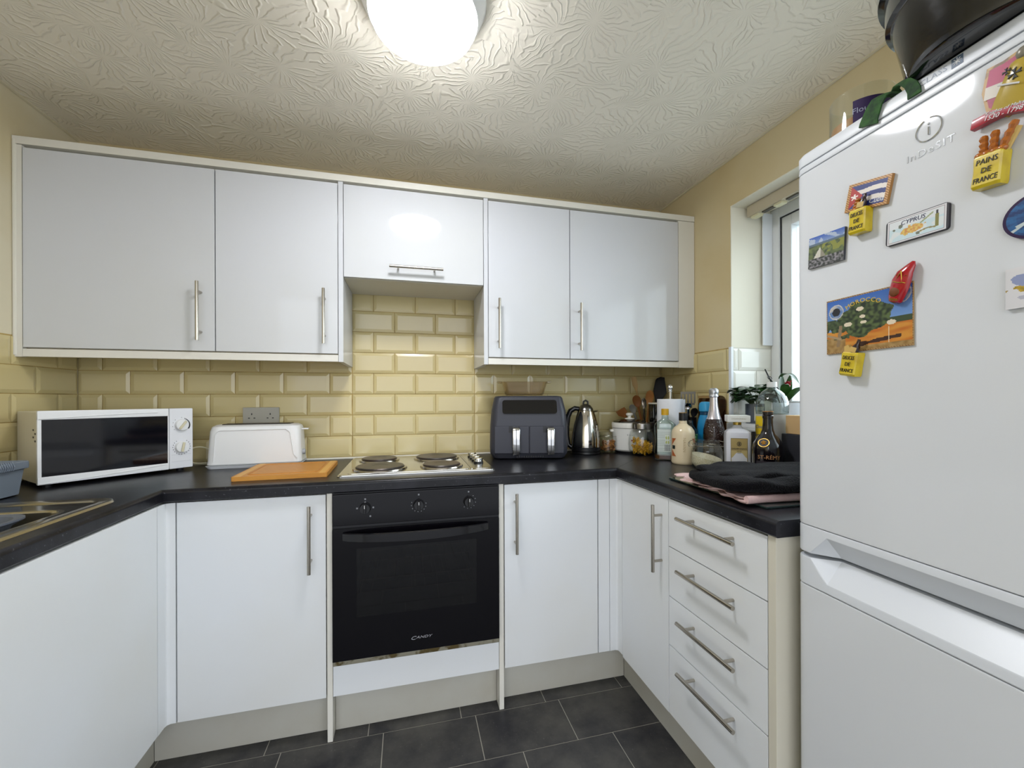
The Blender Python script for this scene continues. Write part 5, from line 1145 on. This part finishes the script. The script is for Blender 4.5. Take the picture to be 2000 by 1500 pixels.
for k, ch in enumerate('MOROCCO'):
    b2 = text_bm(ch, .0115, .0003); a = (k-3)*.16; R_ = .062
    for v in b2.verts: x, y = v.co.x*1.1, v.co.y; v.co = Vector((-.006+R_*math.sin(a)+x*math.cos(a)+y*math.sin(a), -.0027-v.co.z, -.020+R_*math.cos(a)-x*math.sin(a)+y*math.cos(a)))
    merge(bm, b2)
part('lettering', bm, ym2, pc, smooth=False, fixn=False)
# red slipper
t = magnet('slipper_magnet', 'shiny red pointed slipper magnet with gold embroidery above the big postcard', .228, 1.400, d=.0036, tilt=math.radians(-20))
rm = mat('slipper_red', '#a30f1e', .18, coat=.6); bm = BM(); R = []
for zz, w, d in ((-.034, .006, .004), (-.031, .011, .010), (-.022, .0135, .0125), (-.008, .0155, .014), (.006, .0155, .016), (.020, .0125, .014), (.032, .007, .010), (.039, .002, .005)):
    R.append([(w*math.cos(a)+(.004 if zz > .03 else 0), -.0165*0-(d*.5+d*.5*math.sin(a)), zz) for a in [2*PI*i/18 for i in range(18)]])
loft(bm, R); part('slipper', bm, rm, t)
bm = BM(); sphere(bm, (-.002, -.0125, -.014), .0085, 1, .35, 1.0, 10); part('opening', bm, mat('slipper_lining', '#6d3a14', .6), t)
bm = BM()
star = [(.0095*math.cos(PI/2+k*4*PI/5), .0095*math.sin(PI/2+k*4*PI/5)) for k in range(6)]; tube(bm, [(x, -.0165+.35*abs(x), .012+z) for x, z in star], .0009, 6, cap=False)
tube(bm, [(-.014, -.009, .000), (-.007, -.0155, .003), (0, -.0165, .002), (.008, -.015, .003), (.014, -.009, .001)], .0009, 6)
for q in (-.027, -.029): tube(bm, [(-.007+.0018*k, -.0112-.0008*(k % 2), q+.0016*(k % 2)) for k in range(9)], .0006, 5)
part('embroidery', bm, mat('gold_thread', '#b5923c', .25, metal=.8), t)
# shield
t = magnet('shield_magnet', 'knight magnet with pink and white shield above a red dated ribbon', .372, 1.650, d=.0007, tilt=math.radians(-12))
SH = [(-.038, .034), (-.020, .036), (0, .044), (.020, .036), (.038, .034), (.037, .0), (.026, -.028), (0, -.045), (-.026, -.028), (-.037, .0)]
bm = BM(); prism(bm, SH, -.006, 0, 'y'); part('shield_frame', bm, mat('shield_gold', '#b58a3c', .35, coat=.2, mottle=(40, '#6d4a1c', .55, .6)), t)
inn = [(x*.87, z*.87) for x, z in SH]
bm = BM(); prism(bm, inn, -.0075, -.0062, 'y'); sp = part('shield_field', bm, mat('shield_pink', '#b23a62', .4, mottle=(30, '#8c1f34', .5, .7)), t)
bm = BM(); prism(bm, [(-.0325, .006), (.0325, .006), (.031, -.012), (-.031, -.012)], -.0080, -.0076, 'y'); part('white_band', bm, mat('shield_white', '#d6cfc4', .4), sp)
bm = BM(); R = []
for zz, w, d in ((-.034, .023, .006), (-.02, .020, .009), (.0, .015, .011), (.016, .012, .011), (.024, .011, .009), (.028, .006, .006)):
    R.append([(.006+w*math.cos(a)*(1+.05*math.cos(a*9)), -.008-d*.5-d*.5*math.sin(a), zz) for a in [2*PI*i/36 for i in range(36)]])
loft(bm, R); kn = part('knight_cloak', bm, mat('cloak_yellow', '#b59c3c', .3, coat=.4), t)
bm = BM(); sphere(bm, (.006, -.013, .033), .0075, 1, .9, 1.15, 9); part('knight_helmet', bm, mat('helmet_grey', '#8a8578', .35, metal=.3), t)
bm = BM()
for cx, cz, r in ((.006, .006, .008), (-.004, .013, .005)):
    for k in range(4):
        a = k*PI/2+.3; t2 = [(cx, cz), (cx+r*math.cos(a-.35), cz+r*math.sin(a-.35)), (cx+r*.75*math.cos(a), cz+r*.75*math.sin(a)), (cx+r*math.cos(a+.35), cz+r*math.sin(a+.35))]
        prism(bm, t2, -.0205, -.0188, 'y')
part('black_cross', bm, ink_dark, kn, smooth=False)
bm = BM(); tube(bm, [(-.010, -.0195, -.002), (.014, -.0205, -.009)], .0013, 8); part('sword', bm, ink_white, kn)
bm = BM(); R = []
for k in range(13):
    u = k/12; x = -.036+.072*u; z = -.040+.004*math.cos((u-.5)*5); R.append([(x, -.004, z-.008), (x, -.013, z-.007), (x, -.014, z), (x, -.013, z+.007), (x, -.004, z+.008)])
loft(bm, R); rb = part('ribbon', bm, mat('ribbon_red', '#a3142a', .3, coat=.3), t)
text_flat('Knights of Malta', .0065, 0, -.0141, -.0345, rb, ink_white, shear=.2); text_flat('1530 - 1798', .0088, 0, -.0141, -.0412, rb, ink_white, shear=.2)
t = magnet('round_magnet', 'round dark blue magnet with white dolphins, cut off by the right edge', .398, 1.452)
def dol(u, v):
    x, y = u-.5, v-.5; c = mixc(lin('#0d2f63'), lin('#1c5c92'), .5+nz(u*5, v*10)*1.3)
    for k in range(3):
        px, py = x+.28-.25*k, y+.16-.16*k
        if abs(py-.08*math.sin(px*9)) < .035 and abs(px) < .16: c = lin('#b9c4c4')
    return c
bm = BM(); P = [(.040*math.cos(2*PI*i/48), .033*math.sin(2*PI*i/48)) for i in range(48)]; prism(bm, P, -.005, 0, 'y'); part('rim', bm, mat('magnet_purple', '#2a1440', .3), t)
bm = BM(); lay = bm.loops.layers.float_color.new('ink'); n = 24
def ep(r, i): a = 2*PI*i/48; return (.036*r*math.cos(a), -.0054, .029*r*math.sin(a))
for j in range(10):
    for i in range(48):
        ps = [ep(j/10, i), ep(j/10, i+1), ep((j+1)/10, i+1), ep((j+1)/10, i)]
        if j == 0: ps = ps[1:]
        f = bm.faces.new([bm.verts.new(p) for p in ps]); cx = sum(p[0] for p in ps)/len(ps)/.08+.5; cz = sum(p[2] for p in ps)/len(ps)/.066+.5
        for l in f.loops: l[lay] = (*dol(cx, cz), 1)
bmesh.ops.remove_doubles(bm, verts=bm.verts, dist=1e-6); part('print', bm, vc_mat(), t, smooth=False, fixn=False)
t = magnet('card_magnet', 'white card magnet with a blue and yellow watercolour, below the round magnet', .402, 1.355)
def wc(u, v):
    c = lin('#d4d3d6')
    if ((u-.5)/.40)**2+((v-.70)/.20)**2 < 1+nz(u*5, v*5)*1.2: c = mixc(c, lin('#6f7fb0'), .8)
    if ((u-.52)/.48)**2+((v-.46)/.10)**2 < 1+nz(u*8, v*8, 2): c = mixc(lin('#c9a83c'), lin('#8a7428'), .5+nz(u*14, v*14, 3))
    if ((u-.5)/.35)**2+((v-.27)/.10)**2 < 1+nz(u*6, v*6, 5): c = mixc(c, lin('#9a9cb0'), .7)
    return c
picture('print', .082, .058, wc, t, thick=.005, res=(60, 44), edge_col='#c9cbd0')

# ------------------------------------------------------------------ things on top of the fridge
FT = 1.7497
t = thing('candle_jar', 'glass candle jar with a purple label on top of the fridge, at its back corner', 'candle', (.967, .694, FT), FACE(.967, .694))
bm = BM(); lathe(bm, [(0, .001), (.050, .001), (.055, .006), (.0565, .02), (.0565, .103), (.0555, .105), (.0545, .103), (.0545, .02), (.052, .009), (0, .008)], seg=48); part('jar', bm, glass, t)
bm = BM(); lathe(bm, [(0, .009), (.051, .009), (.0535, .02), (.0535, .045), (.051, .047), (0, .0475)], seg=40); part('wax', bm, mat('wax', '#b98a5c', .5), t)
bm = label_round(.0567, -.25, 1.15, .012, .075, 16); lb = part('label', bm, mat('label_purple', '#3a2c58', .4, mottle=(12, '#7a4a30', .55, .7)), t); text_round('Flourish &', .016, .0574, .30, .052, lb, mat('label_pale', '#aab0c8', .4))
bm = label_round(.0567, -.25, 1.15, .003, .0115, 16); part('label_edge', bm, mat('label_teal', '#7da098', .4), t)
t = thing('green_fabric', 'dark green fabric strap hanging over the fridge front from under the black tub', 'fabric', (.93, .47, FT))
gf = mat('green_fabric', '#1d3a20', .75, mottle=(60, '#2f5a24', .4, .6), bump=(90, .6, .004))
def strap(pts, w0, w1, wd):
    bm = BM(); R = []; n = len(pts)
    for k, p in enumerate(pts):
        u = k/(n-1); w = w0+(w1-w0)*u; q = Vector(p); wdv = Vector(wd).normalized(); d = (Vector(pts[min(k+1, n-1)])-Vector(pts[max(k-1, 0)])).normalized(); nn = d.cross(wdv).normalized()*.0016
        R.append([q-wdv*w+nn, q+nn*1.4, q+wdv*w+nn, q+wdv*w-nn, q-nn, q-wdv*w-nn])
    return loft(bm, R)
A1 = [FP(.215, 1.7518, -.03), FP(.205, 1.754, -.006), FP(.198, 1.758, .003), FP(.190, 1.757, .006), FP(.180, 1.748, .005), FP(.174, 1.738, .0035), FP(.169, 1.727, .0035), FP(.168, 1.7195, .0035)]
part('strap', strap(A1, .010, .018, fx_+Vector((0, 0, -.35))), gf, t, world=True)
A2 = [FP(.200, 1.7519, -.03), FP(.208, 1.756, -.004), FP(.220, 1.760, .004), FP(.232, 1.756, .0055), FP(.240, 1.745, .004), FP(.2445, 1.732, .0035), FP(.245, 1.7215, .0035)]
part('strap', strap(A2, .008, .010, fx_), gf, t, world=True)
t = thing('black_tub', 'large black plastic tub with thick rim on top of the fridge', 'tub', (.930, .446, 1.7502))
bm = BM(); lathe(bm, [(0, 0), (.108, 0), (.118, .006), (.121, .014), (.1385, .105), (.140, .108), (.147, .111), (.148, .150), (.1485, .155), (.157, .158), (.158, .180), (.156, .184), (.150, .184), (.143, .150), (.135, .100), (.115, .010), (0, .006)], seg=72)
part('tub_body', bm, mat('tub_black', '#090a0d', .12, coat=.7, bump=(30, .12, .004)), t)

# clear wall hook above the cupboard end, left over
t = thing('clear_hook', 'small clear stick-on hook above the far right of the wall cabinets', 'hook', (1.39, 2.0, 2.133))
bm = BM(); tube(bm, [(.012*math.cos(a), 0, .020+.018*math.sin(a)) for a in [2*PI*k/20 for k in range(21)]], .002, 8, cap=False); part('loop', bm, thin_glass('hook_clear', '#d8cfae', density=.08), t)
